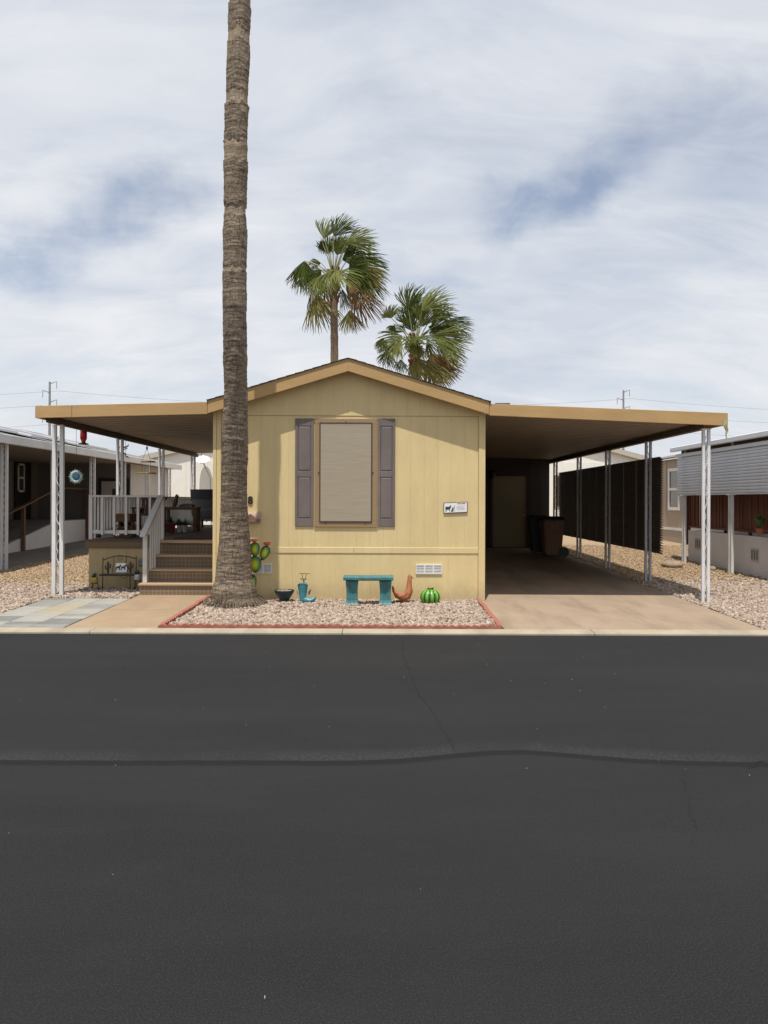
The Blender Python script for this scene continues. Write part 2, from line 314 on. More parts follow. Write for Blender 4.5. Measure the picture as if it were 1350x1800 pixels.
def screen_fabric():
    t = newmat('solar_screen'); o = t.o
    a = t.noise(o, 10, 5, 0.7, (0.25, 1, 14)); f = t.noise(o, 120, 2, 0.5, (1, 1, 3))
    col = t.mix(t.mr(a, 0.3, 0.7, 0, 1), (0.335, 0.285, 0.215), (0.43, 0.375, 0.285)); col = t.mix(t.mr(f, 0.3, 0.7, 0, 0.3), col, (0.27, 0.225, 0.165))
    t.L.new(col, t.b.inputs['Base Color']); t.b.inputs['Roughness'].default_value = 0.85; t.b.inputs['Specular IOR Level'].default_value = 0.2
    t.L.new(t.bump(a, 0.2, 0.003), t.b.inputs['Normal']); return t.m
screen_m = screen_fabric()
def riser_mat():
    t = newmat('riser_weave'); o = t.o
    ck = t.n('ShaderNodeTexChecker'); ck.inputs['Scale'].default_value = 22; mp = t.n('ShaderNodeMapping'); mp.inputs['Rotation'].default_value = (0, 0.785, 0)
    t.L.new(o, mp.inputs[0]); t.L.new(mp.outputs[0], ck.inputs['Vector']); ck.inputs['Color1'].default_value = (0.17, 0.12, 0.075, 1); ck.inputs['Color2'].default_value = (0.25, 0.185, 0.115, 1)
    col = t.mix(t.mr(t.noise(o, 4, 6), 0.3, 0.7, 0, 0.5), ck.outputs[0], (0.15, 0.11, 0.07))
    t.L.new(col, t.b.inputs['Base Color']); t.b.inputs['Roughness'].default_value = 0.75; return t.m
riser_m = riser_mat()
def bark_mat():
    t = newmat('palm_bark'); o = t.o
    at = t.n('ShaderNodeAttribute', attribute_name='peel'); peel = at.outputs['Fac']
    ring = t.noise(o, 4, 6, 0.75, (1.1, 1.1, 8)); crack = t.noise(o, 16, 5, 0.7, (3.2, 3.2, 0.9)); blot = t.noise(o, 2.3, 5, 0.6)
    col = t.mix(t.mr(ring, 0.34, 0.66, 0, 1), (0.082, 0.062, 0.047), (0.38, 0.305, 0.225))
    col = t.mix(t.mr(crack, 0.54, 0.34, 0, 0.85), col, (0.05, 0.034, 0.025))
    col = t.mix(t.mr(blot, 0.40, 0.66, 0, 0.35), col, (0.25, 0.195, 0.145))
    col = t.mix(t.m_('MULTIPLY', peel, t.mr(crack, 0.3, 0.55, 0.45, 0.95)), col, (0.34, 0.27, 0.19))
    t.L.new(col, t.b.inputs['Base Color']); t.b.inputs['Roughness'].default_value = 0.95; t.b.inputs['Specular IOR Level'].default_value = 0.15
    t.L.new(t.bump(t.m_('ADD', ring, crack), 0.8, 0.012), t.b.inputs['Normal']); return t.m
bark_m = bark_mat(); splash(siding)
def pad_mat():
    t = newmat('cactus_pad_paint'); g = t.tc.outputs['Generated']
    s = t.n('ShaderNodeVectorMath', operation='SUBTRACT'); t.L.new(g, s.inputs[0]); s.inputs[1].default_value = (0.5, 0.0, 0.5)
    m = t.n('ShaderNodeVectorMath', operation='MULTIPLY'); t.L.new(s.outputs[0], m.inputs[0]); m.inputs[1].default_value = (1, 0, 1)
    l = t.n('ShaderNodeVectorMath', operation='LENGTH'); t.L.new(m.outputs[0], l.inputs[0])
    rp = t.n('ShaderNodeValToRGB'); e = rp.color_ramp.elements; e.new(0.22); e.new(0.36)
    for i, (p, c) in enumerate(((0.08, (0.72, 0.66, 0.05)), (0.22, (0.33, 0.52, 0.04)), (0.36, (0.09, 0.23, 0.04)), (0.48, (0.02, 0.07, 0.03)))): e[i].position = p; e[i].color = (*c, 1)
    t.L.new(l.outputs['Value'], rp.inputs[0]); t.L.new(rp.outputs[0], t.b.inputs['Base Color']); t.b.inputs['Roughness'].default_value = 0.3; return t.m
pad_m = pad_mat()
def barrel_mat():
    t = newmat('barrel_green_glaze'); at = t.n('ShaderNodeAttribute', attribute_name='rib'); rp = t.n('ShaderNodeValToRGB'); e = rp.color_ramp.elements; e.new(0.5)
    for i, (p, c) in enumerate(((0.1, (0.012, 0.035, 0.01)), (0.5, (0.045, 0.17, 0.02)), (0.95, (0.17, 0.42, 0.05)))): e[i].position = p; e[i].color = (*c, 1)
    t.L.new(at.outputs['Fac'], rp.inputs[0]); t.L.new(rp.outputs[0], t.b.inputs['Base Color']); t.b.inputs['Roughness'].default_value = 0.34; return t.m
barrel_m = barrel_mat()

# ------------------------------------------------------------------ mesh helpers
def W(o):
    v = Vector((0, 0, 0))
    while o is not None: v += o.location; o = o.parent
    return v
def tag(o, label=None, cat=None, group=None, kind=None):
    if label: o['label'] = label
    if cat: o['category'] = cat
    if group: o['group'] = group
    if kind: o['kind'] = kind
    return o
def thing(name, loc, label, cat, group=None):
    o = bpy.data.objects.new(name, None); COL.objects.link(o); o.location = Vector(loc); o.empty_display_size = 0.2
    return tag(o, label, cat, group)
def place(name, mesh, parent, loc):
    o = bpy.data.objects.new(name, mesh); COL.objects.link(o); o.parent = parent; o.location = Vector(loc) - W(parent); return o

class G:
    def __init__(s): s.v = []; s.f = []
    def add(s, vs, fs):
        b = len(s.v); s.v += [tuple(v) for v in vs]; s.f += [tuple(i + b for i in f) for f in fs]; return s
    def box(s, x0, x1, y0, y1, z0, z1):
        return s.add([(x0, y0, z0), (x1, y0, z0), (x1, y1, z0), (x0, y1, z0), (x0, y0, z1), (x1, y0, z1), (x1, y1, z1), (x0, y1, z1)],
                     [(0, 3, 2, 1), (4, 5, 6, 7), (0, 1, 5, 4), (1, 2, 6, 5), (2, 3, 7, 6), (3, 0, 4, 7)])
    def obox(s, c, size, rot):
        R = Euler(rot).to_matrix(); c = Vector(c); a, b, d = [x / 2 for x in size]
        pts = [(-a, -b, -d), (a, -b, -d), (a, b, -d), (-a, b, -d), (-a, -b, d), (a, -b, d), (a, b, d), (-a, b, d)]
        return s.add([c + R @ Vector(p) for p in pts], [(0, 3, 2, 1), (4, 5, 6, 7), (0, 1, 5, 4), (1, 2, 6, 5), (2, 3, 7, 6), (3, 0, 4, 7)])
    def prism(s, poly, y0, y1):
        """polygon in x, z (counter-clockwise seen from the camera) between depths y0 < y1"""
        n = len(poly)
        ar = sum(poly[i][0] * poly[(i + 1) % n][1] - poly[(i + 1) % n][0] * poly[i][1] for i in range(n))
        if ar < 0: poly = poly[::-1]
        return s.add([(x, y0, z) for x, z in poly] + [(x, y1, z) for x, z in poly],
                     [tuple(range(n)), tuple(range(2 * n - 1, n - 1, -1))] + [(i, i + n, (i + 1) % n + n, (i + 1) % n) for i in range(n)])
    def prismx(s, poly, x0, x1):
        """polygon in y, z between x0 < x1"""
        n = len(poly)
        ar = sum(poly[i][0] * poly[(i + 1) % n][1] - poly[(i + 1) % n][0] * poly[i][1] for i in range(n))
        if ar < 0: poly = poly[::-1]
        return s.add([(x0, y, z) for y, z in poly] + [(x1, y, z) for y, z in poly],
                     [tuple(range(n - 1, -1, -1)), tuple(range(n, 2 * n))] + [((i + 1) % n, (i + 1) % n + n, i + n, i) for i in range(n)])
    def path(s, pts, r, n=8, ry=None, caps=True, closed=False):
        pts = [Vector(p) for p in pts]; m = len(pts)
        if isinstance(r, (int, float)): r = [r] * m
        ry = r if ry is None else ([ry] * m if isinstance(ry, (int, float)) else ry)
        b = len(s.v); up = None
        for i, p in enumerate(pts):
            if closed: t = (pts[(i + 1) % m] - pts[i - 1])
            else: t = pts[min(i + 1, m - 1)] - pts[max(i - 1, 0)]
            t.normalize()
            if up is None: up = Vector((0, 1, 0)) if abs(t.y) < 0.9 else Vector((1, 0, 0))
            a = t.cross(up)
            if a.length < 1e-4: a = t.orthogonal()
            a.normalize(); c = a.cross(t).normalized(); up = c
            for k in range(n):
                th = 2 * math.pi * k / n; s.v.append(tuple(p + a * (math.cos(th) * r[i]) + c * (math.sin(th) * ry[i])))
        for i in range(m if closed else m - 1):
            j = (i + 1) % m
            for k in range(n):
                k2 = (k + 1) % n; s.f.append((b + i * n + k, b + i * n + k2, b + j * n + k2, b + j * n + k))
        if caps and not closed:
            s.f.append(tuple(b + k for k in range(n - 1, -1, -1))); s.f.append(tuple(b + (m - 1) * n + k for k in range(n)))
        return s
    def tube(s, a, b, r, n=8, r2=None): return s.path([a, b], [r, r if r2 is None else r2], n)
    def bar(s, a, b, w, h):
        a = Vector(a); b = Vector(b); t = (b - a).normalized(); side = t.cross(Vector((0, 0, 1)))
        if side.length < 1e-3: side = Vector((1, 0, 0))
        side.normalize(); up = side.cross(t).normalized(); vs = []
        for p in (a, b):
            for x, y in ((-1, -1), (1, -1), (1, 1), (-1, 1)): vs.append(p + side * (x * w / 2) + up * (y * h / 2))
        return s.add(vs, [(0, 3, 2, 1), (4, 5, 6, 7), (0, 1, 5, 4), (1, 2, 6, 5), (2, 3, 7, 6), (3, 0, 4, 7)])
    def lathe(s, prof, c, n=24, rib=None):
        c = Vector(c); b = len(s.v); m = len(prof)
        for r, z in prof:
            for k in range(n):
                th = 2 * math.pi * k / n; rr = r * (rib(th, z) if rib else 1); s.v.append((c.x + rr * math.cos(th), c.y + rr * math.sin(th), c.z + z))
        for i in range(m - 1):
            for k in range(n):
                k2 = (k + 1) % n; s.f.append((b + i * n + k, b + i * n + k2, b + (i + 1) * n + k2, b + (i + 1) * n + k))
        s.f.append(tuple(b + k for k in range(n - 1, -1, -1))); s.f.append(tuple(b + (m - 1) * n + k for k in range(n))); return s
    def ell(s, c, r, nu=14, nv=9, rot=None, egg=0.0):
        c = Vector(c); b = len(s.v); R = Euler(rot).to_matrix() if rot else Matrix.Identity(3)
        for i in range(nv + 1):
            ph = -math.pi / 2 + math.pi * i / nv
            for k in range(nu):
                th = 2 * math.pi * k / nu; q = 1 + egg * math.sin(ph)
                s.v.append(tuple(c + R @ Vector((r[0] * q * math.cos(ph) * math.cos(th), r[1] * q * math.cos(ph) * math.sin(th), r[2] * math.sin(ph)))))
        for i in range(nv):
            for k in range(nu):
                k2 = (k + 1) % nu; s.f.append((b + i * nu + k, b + i * nu + k2, b + (i + 1) * nu + k2, b + (i + 1) * nu + k))
        return s
    def mesh(s, name, m, off=(0, 0, 0), smooth=False, bevel=0.0, seg=1):
        me = bpy.data.meshes.new(name); off = Vector(off)
        me.from_pydata([tuple(Vector(v) - off) for v in s.v], [], s.f)
        if bevel or smooth:
            bm = bmesh.new(); bm.from_mesh(me)
            if smooth: bmesh.ops.remove_doubles(bm, verts=bm.verts, dist=1e-5)
            if bevel:
                es = [e for e in bm.edges if len(e.link_faces) == 2 and e.calc_face_angle(0) > 0.6]
                bmesh.ops.bevel(bm, geom=es, offset=bevel, segments=seg, affect='EDGES', clamp_overlap=True)
            bm.to_mesh(me); bm.free()
        if smooth:
            me.polygons.foreach_set('use_smooth', [True] * len(me.polygons))
            try: me.set_sharp_from_angle(angle=math.radians(50))
            except Exception: pass
        if m: me.materials.append(m)
        me.update(); return me
    def build(s, name, m, parent=None, smooth=False, bevel=0.0, seg=1, origin=None):
        base = Vector(origin) if origin is not None else (W(parent) if parent else Vector((0, 0, 0)))
        me = s.mesh(name, m, base, smooth, bevel, seg); o = bpy.data.objects.new(name, me); COL.objects.link(o)
        if parent: o.parent = parent; o.location = base - W(parent)
        else: o.location = base
        return o

def gz(y):   # the lots rise gently from the street to the back
    if y < 9.53: return 0.02
    return 0.02 + 0.016 * (min(y, 36) - 9.53)

# ------------------------------------------------------------------ ground, road, kerb, drive, walk
g = G()
prof = [(-60, -0.06), (9.4, -0.06), (9.401, 0.0)] + [(y, gz(y) - 0.012) for y in (9.53, 12, 16, 20, 26, 36, 60, 200, 1000, 4000)]
xs = [-4000, -600, -100, -30, -10, 0, 10, 30, 100, 600, 4000]
vs = [(x, y, z) for y, z in prof for x in xs]; n = len(xs)
g.add(vs, [(i * n + j, i * n + j + 1, (i + 1) * n + j + 1, (i + 1) * n + j) for i in range(len(prof) - 1) for j in range(n - 1)])
tag(g.build('ground', ground_m), kind='structure')
g = G(); xs = np.linspace(-150, 150, 61); ys = np.linspace(-40, 9.28, 30)
g.add([(x, y, 0.0) for y in ys for x in xs], [(i * 61 + j, i * 61 + j + 1, (i + 1) * 61 + j + 1, (i + 1) * 61 + j) for i in range(29) for j in range(60)])
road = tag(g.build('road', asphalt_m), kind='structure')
def ribbon(pts, w, z, m, name, parent):
    g = G(); vs = []
    for i, (x, y) in enumerate(pts):
        ww = w * (0.5 + random.random()) * (0.3 if i in (0, len(pts) - 1) else 1)
        vs += [(x - ww / 2, y - ww / 3, z), (x + ww / 2, y + ww / 3, z)]
    g.add(vs, [(2 * i, 2 * i + 1, 2 * i + 3, 2 * i + 2) for i in range(len(pts) - 1)]); return g.build(name, m, parent)
def crack(pxs, w):
    pts = []
    for a, b in zip(pxs[:-1], pxs[1:]):
        k = 15
        for i in range(k):
            px = a[0] + (b[0] - a[0]) * i / k + random.uniform(-4.5, 4.5) * (b[1] / 1300) ** 2; py = a[1] + (b[1] - a[1]) * i / k
            Y = FPX * CH / (py - HOR - (px - 675) * ROLL); pts.append(((px - 675) * Y / FPX, Y))
    ribbon(pts, w, 0.004, crack_m, 'crack', road)
crack([(708, 1122), (716, 1170), (735, 1215), (760, 1250), (790, 1300), (805, 1330)], 0.0035)
crack([(1205, 1350), (1203, 1375), (1218, 1430), (1225, 1490)], 0.0022)
crack([(1320, 1352), (1335, 1340), (1350, 1338)], 0.006)
g = G(); L0 = -30.0; kp = [(9.28, -0.03), (9.28, 0.018), (9.292, 0.030), (9.52, 0.034), (9.52, -0.03)]
kr = thing('kerb', (0, 9.4, 0), None, None); tag(kr, kind='structure')
x = -31.0
while x < 31:
    ln = 3.05; g = G().prismx(kp, x + 0.004, x + ln - 0.004); g.build('kerb_slab', kerb_m, kr); x += ln
def slab(name, x0, x1, y0, y1, dz, m, joints=()):
    r = thing(name, ((x0 + x1) / 2, y0, gz(y0)), None, None); tag(r, kind='structure'); ys = [y0] + list(joints) + [y1]
    for a, b in zip(ys[:-1], ys[1:]):
        g = G(); a2 = a + 0.004; b2 = b - 0.004
        g.add([(x0, a2, gz(a2) - 0.1), (x1, a2, gz(a2) - 0.1), (x1, b2, gz(b2) - 0.1), (x0, b2, gz(b2) - 0.1),
               (x0, a2, gz(a2) + dz), (x1, a2, gz(a2) + dz), (x1, b2, gz(b2) + dz), (x0, b2, gz(b2) + dz)],
              [(0, 3, 2, 1), (4, 5, 6, 7), (0, 1, 5, 4), (1, 2, 6, 5), (2, 3, 7, 6), (3, 0, 4, 7)])
        g.build('slab', m, r)
    return r
slab('driveway', 1.50, 4.74, 9.525, 22.6, 0.012, drive_m, (12.75, 16.0, 19.3))
slab('walkway', -3.95, -2.80, 9.525, 12.50, 0.012, walk_m, (10.95,))
slab('neighbour_carport_floor', -12.0, -8.05, 12.0, 30.0, 0.015, conc_grey, (17, 21, 25))

# pavers
pv = thing('paver_path', (-4.6, 10.8, gz(10.8)), 'grey and sand paving stones laid beside the tan walkway', 'pavers')
pm = {}
def paver_mesh(w, d, k):
    key = (round(w, 3), round(d, 3), k)
    if key not in pm: pm[key] = G().box(-w / 2, w / 2, -d / 2, d / 2, -0.05, 0.014).mesh('paver', paver_ms[k], bevel=0.006)
    return pm[key]
rp = random.Random(12); cw = 0.43
for c in range(3):
    y = 9.535; i = 0
    while y < 12.0:
        d = [0.425, 0.21, 0.21][(i + c) % 3]
        k = rp.choice([0, 0, 1, 2, 2, 1]) if not (c == 1 and 10.2 < y < 11.3) else rp.choice([3, 2, 3])
        if y + d > 12.12: break
        xc = -5.25 + cw * (c + 0.5) - 0.01; yc = y + d / 2
        o = place('paver', paver_mesh(cw - 0.008, d - 0.008, k), pv, (xc, yc, gz(yc) + rp.uniform(-0.003, 0.003))); o.rotation_euler = (0.016, 0, rp.uniform(-0.006, 0.006))
        y += d; i += 1

# ------------------------------------------------------------------ gravel (countless stones)
_ph = (1 + 5 ** 0.5) / 2
ICO = np.array([(-1, _ph, 0), (1, _ph, 0), (-1, -_ph, 0), (1, -_ph, 0), (0, -1, _ph), (0, 1, _ph), (0, -1, -_ph), (0, 1, -_ph), (_ph, 0, -1), (_ph, 0, 1), (-_ph, 0, -1), (-_ph, 0, 1)]) / math.sqrt(1 + _ph ** 2)
ICF = np.array([(0, 11, 5), (0, 5, 1), (0, 1, 7), (0, 7, 10), (0, 10, 11), (1, 5, 9), (5, 11, 4), (11, 10, 2), (10, 7, 6), (7, 1, 8), (3, 9, 4), (3, 4, 2), (3, 2, 6), (3, 6, 8), (3, 8, 9), (4, 9, 5), (2, 4, 11), (6, 2, 10), (8, 6, 7), (9, 8, 1)])
def stones(name, pts, smin, smax, m, label, cat, zlift=0.0):
    n = len(pts); r = rs.uniform(smin, smax, (n, 1, 1)) * rs.uniform(0.75, 1.3, (n, 1, 1)); ax = rs.uniform(0.6, 1.25, (n, 1, 3)); ax[:, :, 2] *= 0.75
    v = ICO[None] * (1 + rs.uniform(-0.22, 0.22, (n, 12, 1))) * ax * r
    q = rs.normal(size=(n, 4)); q /= np.linalg.norm(q, axis=1, keepdims=True); w, x, y, z = q.T
    R = np.stack([1 - 2 * (y * y + z * z), 2 * (x * y - z * w), 2 * (x * z + y * w), 2 * (x * y + z * w), 1 - 2 * (x * x + z * z), 2 * (y * z - x * w), 2 * (x * z - y * w), 2 * (y * z + x * w), 1 - 2 * (x * x + y * y)], 1).reshape(n, 3, 3)
    v = np.einsum('nij,nkj->nki', R, v); pz = np.array([gz(p[1]) for p in pts]) + zlift + rs.uniform(-0.5, 0.8, n) * r[:, 0, 0]
    v[:, :, 0] += np.array(pts)[:, 0:1]; v[:, :, 1] += np.array(pts)[:, 1:2]; v[:, :, 2] += pz[:, None]
    f = (ICF[None] + (np.arange(n) * 12)[:, None, None]).reshape(-1, 3); v = v.reshape(-1, 3)
    me = bpy.data.meshes.new(name); me.vertices.add(len(v)); me.vertices.foreach_set('co', v.astype(np.float32).ravel())
    me.loops.add(f.size); me.loops.foreach_set('vertex_index', f.astype(np.int32).ravel()); me.polygons.add(len(f))
    me.polygons.foreach_set('loop_start', np.arange(0, f.size, 3, dtype=np.int32)); me.polygons.foreach_set('loop_total', np.full(len(f), 3, dtype=np.int32))
    me.update(calc_edges=True); me.materials.append(m); o = bpy.data.objects.new(name, me); COL.objects.link(o)
    return tag(o, label, cat, kind='stuff')
def scatter(n, x0, x1, y0, y1, ok=lambda x, y: True):
    xs = rs.uniform(x0, x1, n); ys = rs.uniform(y0, y1, n); return [(a, b) for a, b in zip(xs, ys) if ok(a, b)]
inview = lambda x, y: abs(x) < y * 0.535 + 0.25
bedpts = scatter(24000, -2.69, 1.42, 9.63, 11.90, lambda x, y: not ((x + 2.2) ** 2 + (y - 11.35) ** 2 < 0.07))
stones('bed_gravel', bedpts, 0.0125, 0.027, stone_pink, 'pinkish white crushed stone filling the bed in front of the house', 'gravel', 0.012)
lp = scatter(42000, -8.0, -3.98, 9.56, 14.2, lambda x, y: inview(x, y) and not (x > -5.27 and y < 12.12) and not (x > -5.1 and y > 13.3) and rs.rand() < min(1, max(0, (14.2 - y) / 1.4)))
stones('left_gravel', lp, 0.0125, 0.027, stone_pink, 'pale crushed stone around the porch post and pavers at the left', 'gravel', 0.004)
rp_ = scatter(40000, 4.76, 8.0, 9.56, 15.2, lambda x, y: inview(x, y) and rs.rand() < min(1, max(0, (15.2 - y) / 2.2)))
stones('right_gravel', rp_, 0.0125, 0.027, stone_pink, 'pale crushed stone along the right edge of the driveway', 'gravel', 0.004)
tl = scatter(26000, -8.02, -5.15, 12.3, 21, lambda x, y: inview(x, y) and rs.rand() < min(1, (y - 12.2) / 1.2))
stones('left_tan_gravel', tl, 0.011, 0.021, stone_tan, 'golden tan gravel between the porch and the dark carport at left', 'gravel', 0.0)
tr = scatter(30000, 4.9, 9.5, 12.6, 24, lambda x, y: inview(x, y) and rs.rand() < min(1, (y - 12.4) / 1.8) and not (x > 7.5 and y < 19.2))
stones('right_tan_gravel', tr, 0.011, 0.021, stone_tan, 'golden tan gravel between the carport and the stucco porch at right', 'gravel', 0.0)
gp = scatter(90, -4.5, 4.5, 2.2, 9.2)
stones('road_grit', gp, 0.002, 0.0045, stone_tan, 'tiny pale grit scattered over the dark asphalt', 'grit', -0.014)

# red scalloped edging round the bed
ed = thing('bed_edging', (-0.65, 9.58, gz(9.58)), 'red scalloped brick edging around the gravel bed', 'edging')
def edger(L):
    poly = [(-L / 2, -0.06)]; nb = 3
    poly.append((L / 2, -0.06))
    for b in range(nb):
        x1 = L / 2 - L / nb * b
        for k in range(5):
            t = k / 4; poly.append((x1 - L / nb * t * 0.999, 0.030 + 0.022 * math.sin(math.pi * t)))
    return G().prism(poly, -0.03, 0.03)
el = 0.2935; em = edger(el - 0.006).mesh('brick', edging_m, bevel=0.004)
def edge_row(a, b):
    a = Vector(a); b = Vector(b); n = max(1, round((b - a).length / el)); ang = math.atan2((b - a).y, (b - a).x)
    for i in range(n):
        c = a + (b - a) * ((i + 0.5) / n); o = place('brick', em, ed, (c.x, c.y, gz(c.y) + 0.01 + random.uniform(-0.008, 0.006)))
        o.rotation_euler = (random.uniform(-0.05, 0.05), -0.0 + random.uniform(-0.015, 0.015), ang + random.uniform(-0.025, 0.025))
edge_row((-2.80, 9.575), (1.47, 9.575)); edge_row((-2.765, 9.63), (-2.755, 12.2)); edge_row((1.455, 9.63), (1.46, 11.86))

# ------------------------------------------------------------------ house
HL, HR, HY, HB = -2.645, 1.564, 11.90, 27.5
AX = -0.552; ATOP = 3.785; SL = 0.304
FY = 11.69
house = thing('manufactured_house', (AX, HY, gz(HY)), 'yellow manufactured house with shuttered window and low gable', 'house')
def rooftop(x): return ATOP - SL * abs(x - AX)
g = G(); zb = 0.02
poly = [(HL + 0.01, zb), (HR - 0.01, zb), (HR - 0.01, rooftop(HR) - 0.16), (AX, ATOP - 0.16), (HL + 0.01, rooftop(HL) - 0.16)]
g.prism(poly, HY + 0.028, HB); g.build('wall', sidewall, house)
# front siding boards (grooved sheet siding)
cbw = 0.125; x0 = HL + cbw; x1 = HR - 0.105; nb = 19; bw = (x1 - x0) / nb
BAND0, BAND1, SEAM = 0.805, 0.895, 2.925
def board(xa, xb, za, zb, parent, name='siding_board', y0=HY, y1=HY + 0.027, m=siding):
    c = 0.0022
    def z1(x): return zb if not callable(zb) else zb(x)
    xa += 0.0003; xb -= 0.0003
    vs = []
    for x, y in ((xa, y1), (xa, y0 + c), (xa + c, y0), (xb - c, y0), (xb, y0 + c), (xb, y1)): vs.append((x, y, za))
    for x, y in ((xa, y1), (xa, y0 + c), (xa + c, y0), (xb - c, y0), (xb, y0 + c), (xb, y1)): vs.append((x, y, z1(x)))
    g = G().add(vs, [(0, 1, 7, 6), (1, 2, 8, 7), (2, 3, 9, 8), (3, 4, 10, 9), (4, 5, 11, 10), (0, 5, 4, 3, 2, 1), (6, 7, 8, 9, 10, 11)])
    return g.build(name, m, parent)
for i in range(nb):
    a = x0 + bw * i; b = a + bw
    board(a, b, BAND1 - 0.02, SEAM, house); 
xs = list(np.linspace(HL + 0.0, HR, 22))
for a, b in zip(xs[:-1], xs[1:]):
    if a < AX < b:
        board(a, AX, SEAM + 0.006, lambda x: rooftop(x) - 0.14, house, y0=HY - 0.008); board(AX, b, SEAM + 0.006, lambda x: rooftop(x) - 0.14, house, y0=HY - 0.008)
    elif min(rooftop(a), rooftop(b)) - 0.14 > SEAM + 0.01:
        board(a, b, SEAM + 0.006, lambda x: rooftop(x) - 0.14, house, y0=HY - 0.008)
# skirting sheets
sk = [x0, -1.86, -0.64, 0.58, x1]
sk = [x0, P(514, 1000, HY).x, P(652, 1000, HY).x, P(788, 1000, HY).x, x1]
for a, b in zip(sk[:-1], sk[1:]): board(a, b, 0.02, BAND0 + 0.01, house, 'skirting_panel', HY + 0.004, HY + 0.027)
G().box(x0 - 0.002, P(622, 968, HY).x, HY - 0.007, HY + 0.02, BAND0, BAND1).build('band_board', siding, house, bevel=0.004)
G().box(P(622, 968, HY).x + 0.003, x1 + 0.002, HY - 0.007, HY + 0.02, BAND0, BAND1).build('band_board', siding, house, bevel=0.004)
G().box(HL, HL + 0.052, HY - 0.022, HY + 0.03, 0.02, SEAM + 0.12).build('corner_board', siding, house, bevel=0.004)
G().box(HL + 0.055, x0 - 0.003, HY - 0.016, HY + 0.028, 0.02, SEAM + 0.13).build('corner_board', siding, house, bevel=0.004)
G().box(x1 + 0.003, HR, HY - 0.022, HY + 0.03, 0.02, SEAM + 0.10).build('corner_board', siding, house, bevel=0.004)
# roof
ov = 0.045; RL = HL - 0.06; RR = HR + 0.06
g = G(); th = 0.085
g.prism([(RL, rooftop(RL) - th), (RL, rooftop(RL)), (AX, ATOP), (AX, ATOP - th)], FY + 0.038, HB + 0.2); g.prism([(AX + 0.0005, ATOP - th), (AX + 0.0005, ATOP), (RR, rooftop(RR)), (RR, rooftop(RR) - th)], FY + 0.038, HB + 0.2)
roof = g.build('roof', shingle_m, house)
course = 0.0
for side in (-1, 1):
    xe = RL if side < 0 else RR; n = 16
    for i in range(n):
        t0 = i / n; t1 = (i + 1.12) / n; xa = xe + (AX - xe) * t0; xb = xe + (AX - xe) * min(1, t1)
        g = G().prism([(xa, rooftop(xa) + 0.002), (xa, rooftop(xa) + 0.013), (xb, rooftop(xb) + 0.005), (xb, rooftop(xb) + 0.001)], FY - 0.02, HB + 0.21)
        g.build('shingle_course', shingle_m, roof)
G().box(P(868, 708, 12.6).x, P(893, 708, 12.6).x, 12.4, 13.2, 3.12, 3.20).build('roof_flashing', shingle_m, roof)
# gable fascia boards
zf = 0.195
for xa, xb in ((RL + 0.02, AX), (AX, RR - 0.03)):
    g = G().prism([(xa, rooftop(xa) - 0.003 - zf), (xb, rooftop(xb) - 0.003 - zf), (xb, rooftop(xb) - 0.003), (xa, rooftop(xa) - 0.003)], FY, FY + 0.035)
    g.build('fascia_board', fascia_m, house, bevel=0.004)
g = G()
for xa, xb in ((HL, AX), (AX, HR)):
    g.prism([(xa, rooftop(xa) - 0.165), (xb, rooftop(xb) - 0.165), (xb, rooftop(xb) - 0.15), (xa, rooftop(xa) - 0.15)], FY + 0.036, HY - 0.009)
g.build('soffit', trim_m, house)
# window
wl, wr = P(553, 830, HY).x, P(663, 830, HY).x; wt, wb = P(610, 736, HY).z, P(610, 924, HY).z
win = G()
fw = 0.085
win.box(wl, wr, HY - 0.020, HY - 0.001, wt - fw, wt); win.box(wl, wr, HY - 0.020, HY - 0.001, wb, wb + 0.055)
win.box(wl, wl + fw, HY - 0.0195, HY - 0.001, wb + 0.056, wt - fw - 0.001); win.box(wr - fw, wr, HY - 0.0195, HY - 0.001, wb + 0.056, wt - fw - 0.001)
wo = win.build('window', trim_m, house, bevel=0.004)
sl_, sr_, st_, sb_ = wl + 0.075, wr - 0.075, wt - 0.062, wb + 0.052
g = G(); fr = 0.02
g.box(sl_, sr_, HY - 0.031, HY - 0.0215, st_ - fr, st_); g.box(sl_, sr_, HY - 0.031, HY - 0.0215, sb_, sb_ + fr)
g.box(sl_, sl_ + fr, HY - 0.0305, HY - 0.0215, sb_ + fr, st_ - fr); g.box(sr_ - fr, sr_, HY - 0.0305, HY - 0.0215, sb_ + fr, st_ - fr)
for xx, zz in ((sl_ + 0.1, sb_ - 0.012), (sr_ - 0.1, sb_ - 0.012), (sl_ - 0.008, (st_ + sb_) / 2), (sr_ + 0.008, (st_ + sb_) / 2), ((sl_ + sr_) / 2, st_ + 0.008)):
    g.box(xx - 0.01, xx + 0.01, HY - 0.03, HY - 0.021, zz - 0.01, zz + 0.01)
g.build('screen_frame', frame_dark, wo)
G().box(sl_ + fr - 0.002, sr_ - fr + 0.002, HY - 0.0285, HY - 0.0255, sb_ + fr - 0.002, st_ - fr + 0.002).build('screen', screen_m, wo)
G().box(wl - 0.004, wr + 0.004, HY - 0.026, HY - 0.0, wb - 0.018, wb - 0.001).build('sill', trim_m, wo, bevel=0.003)
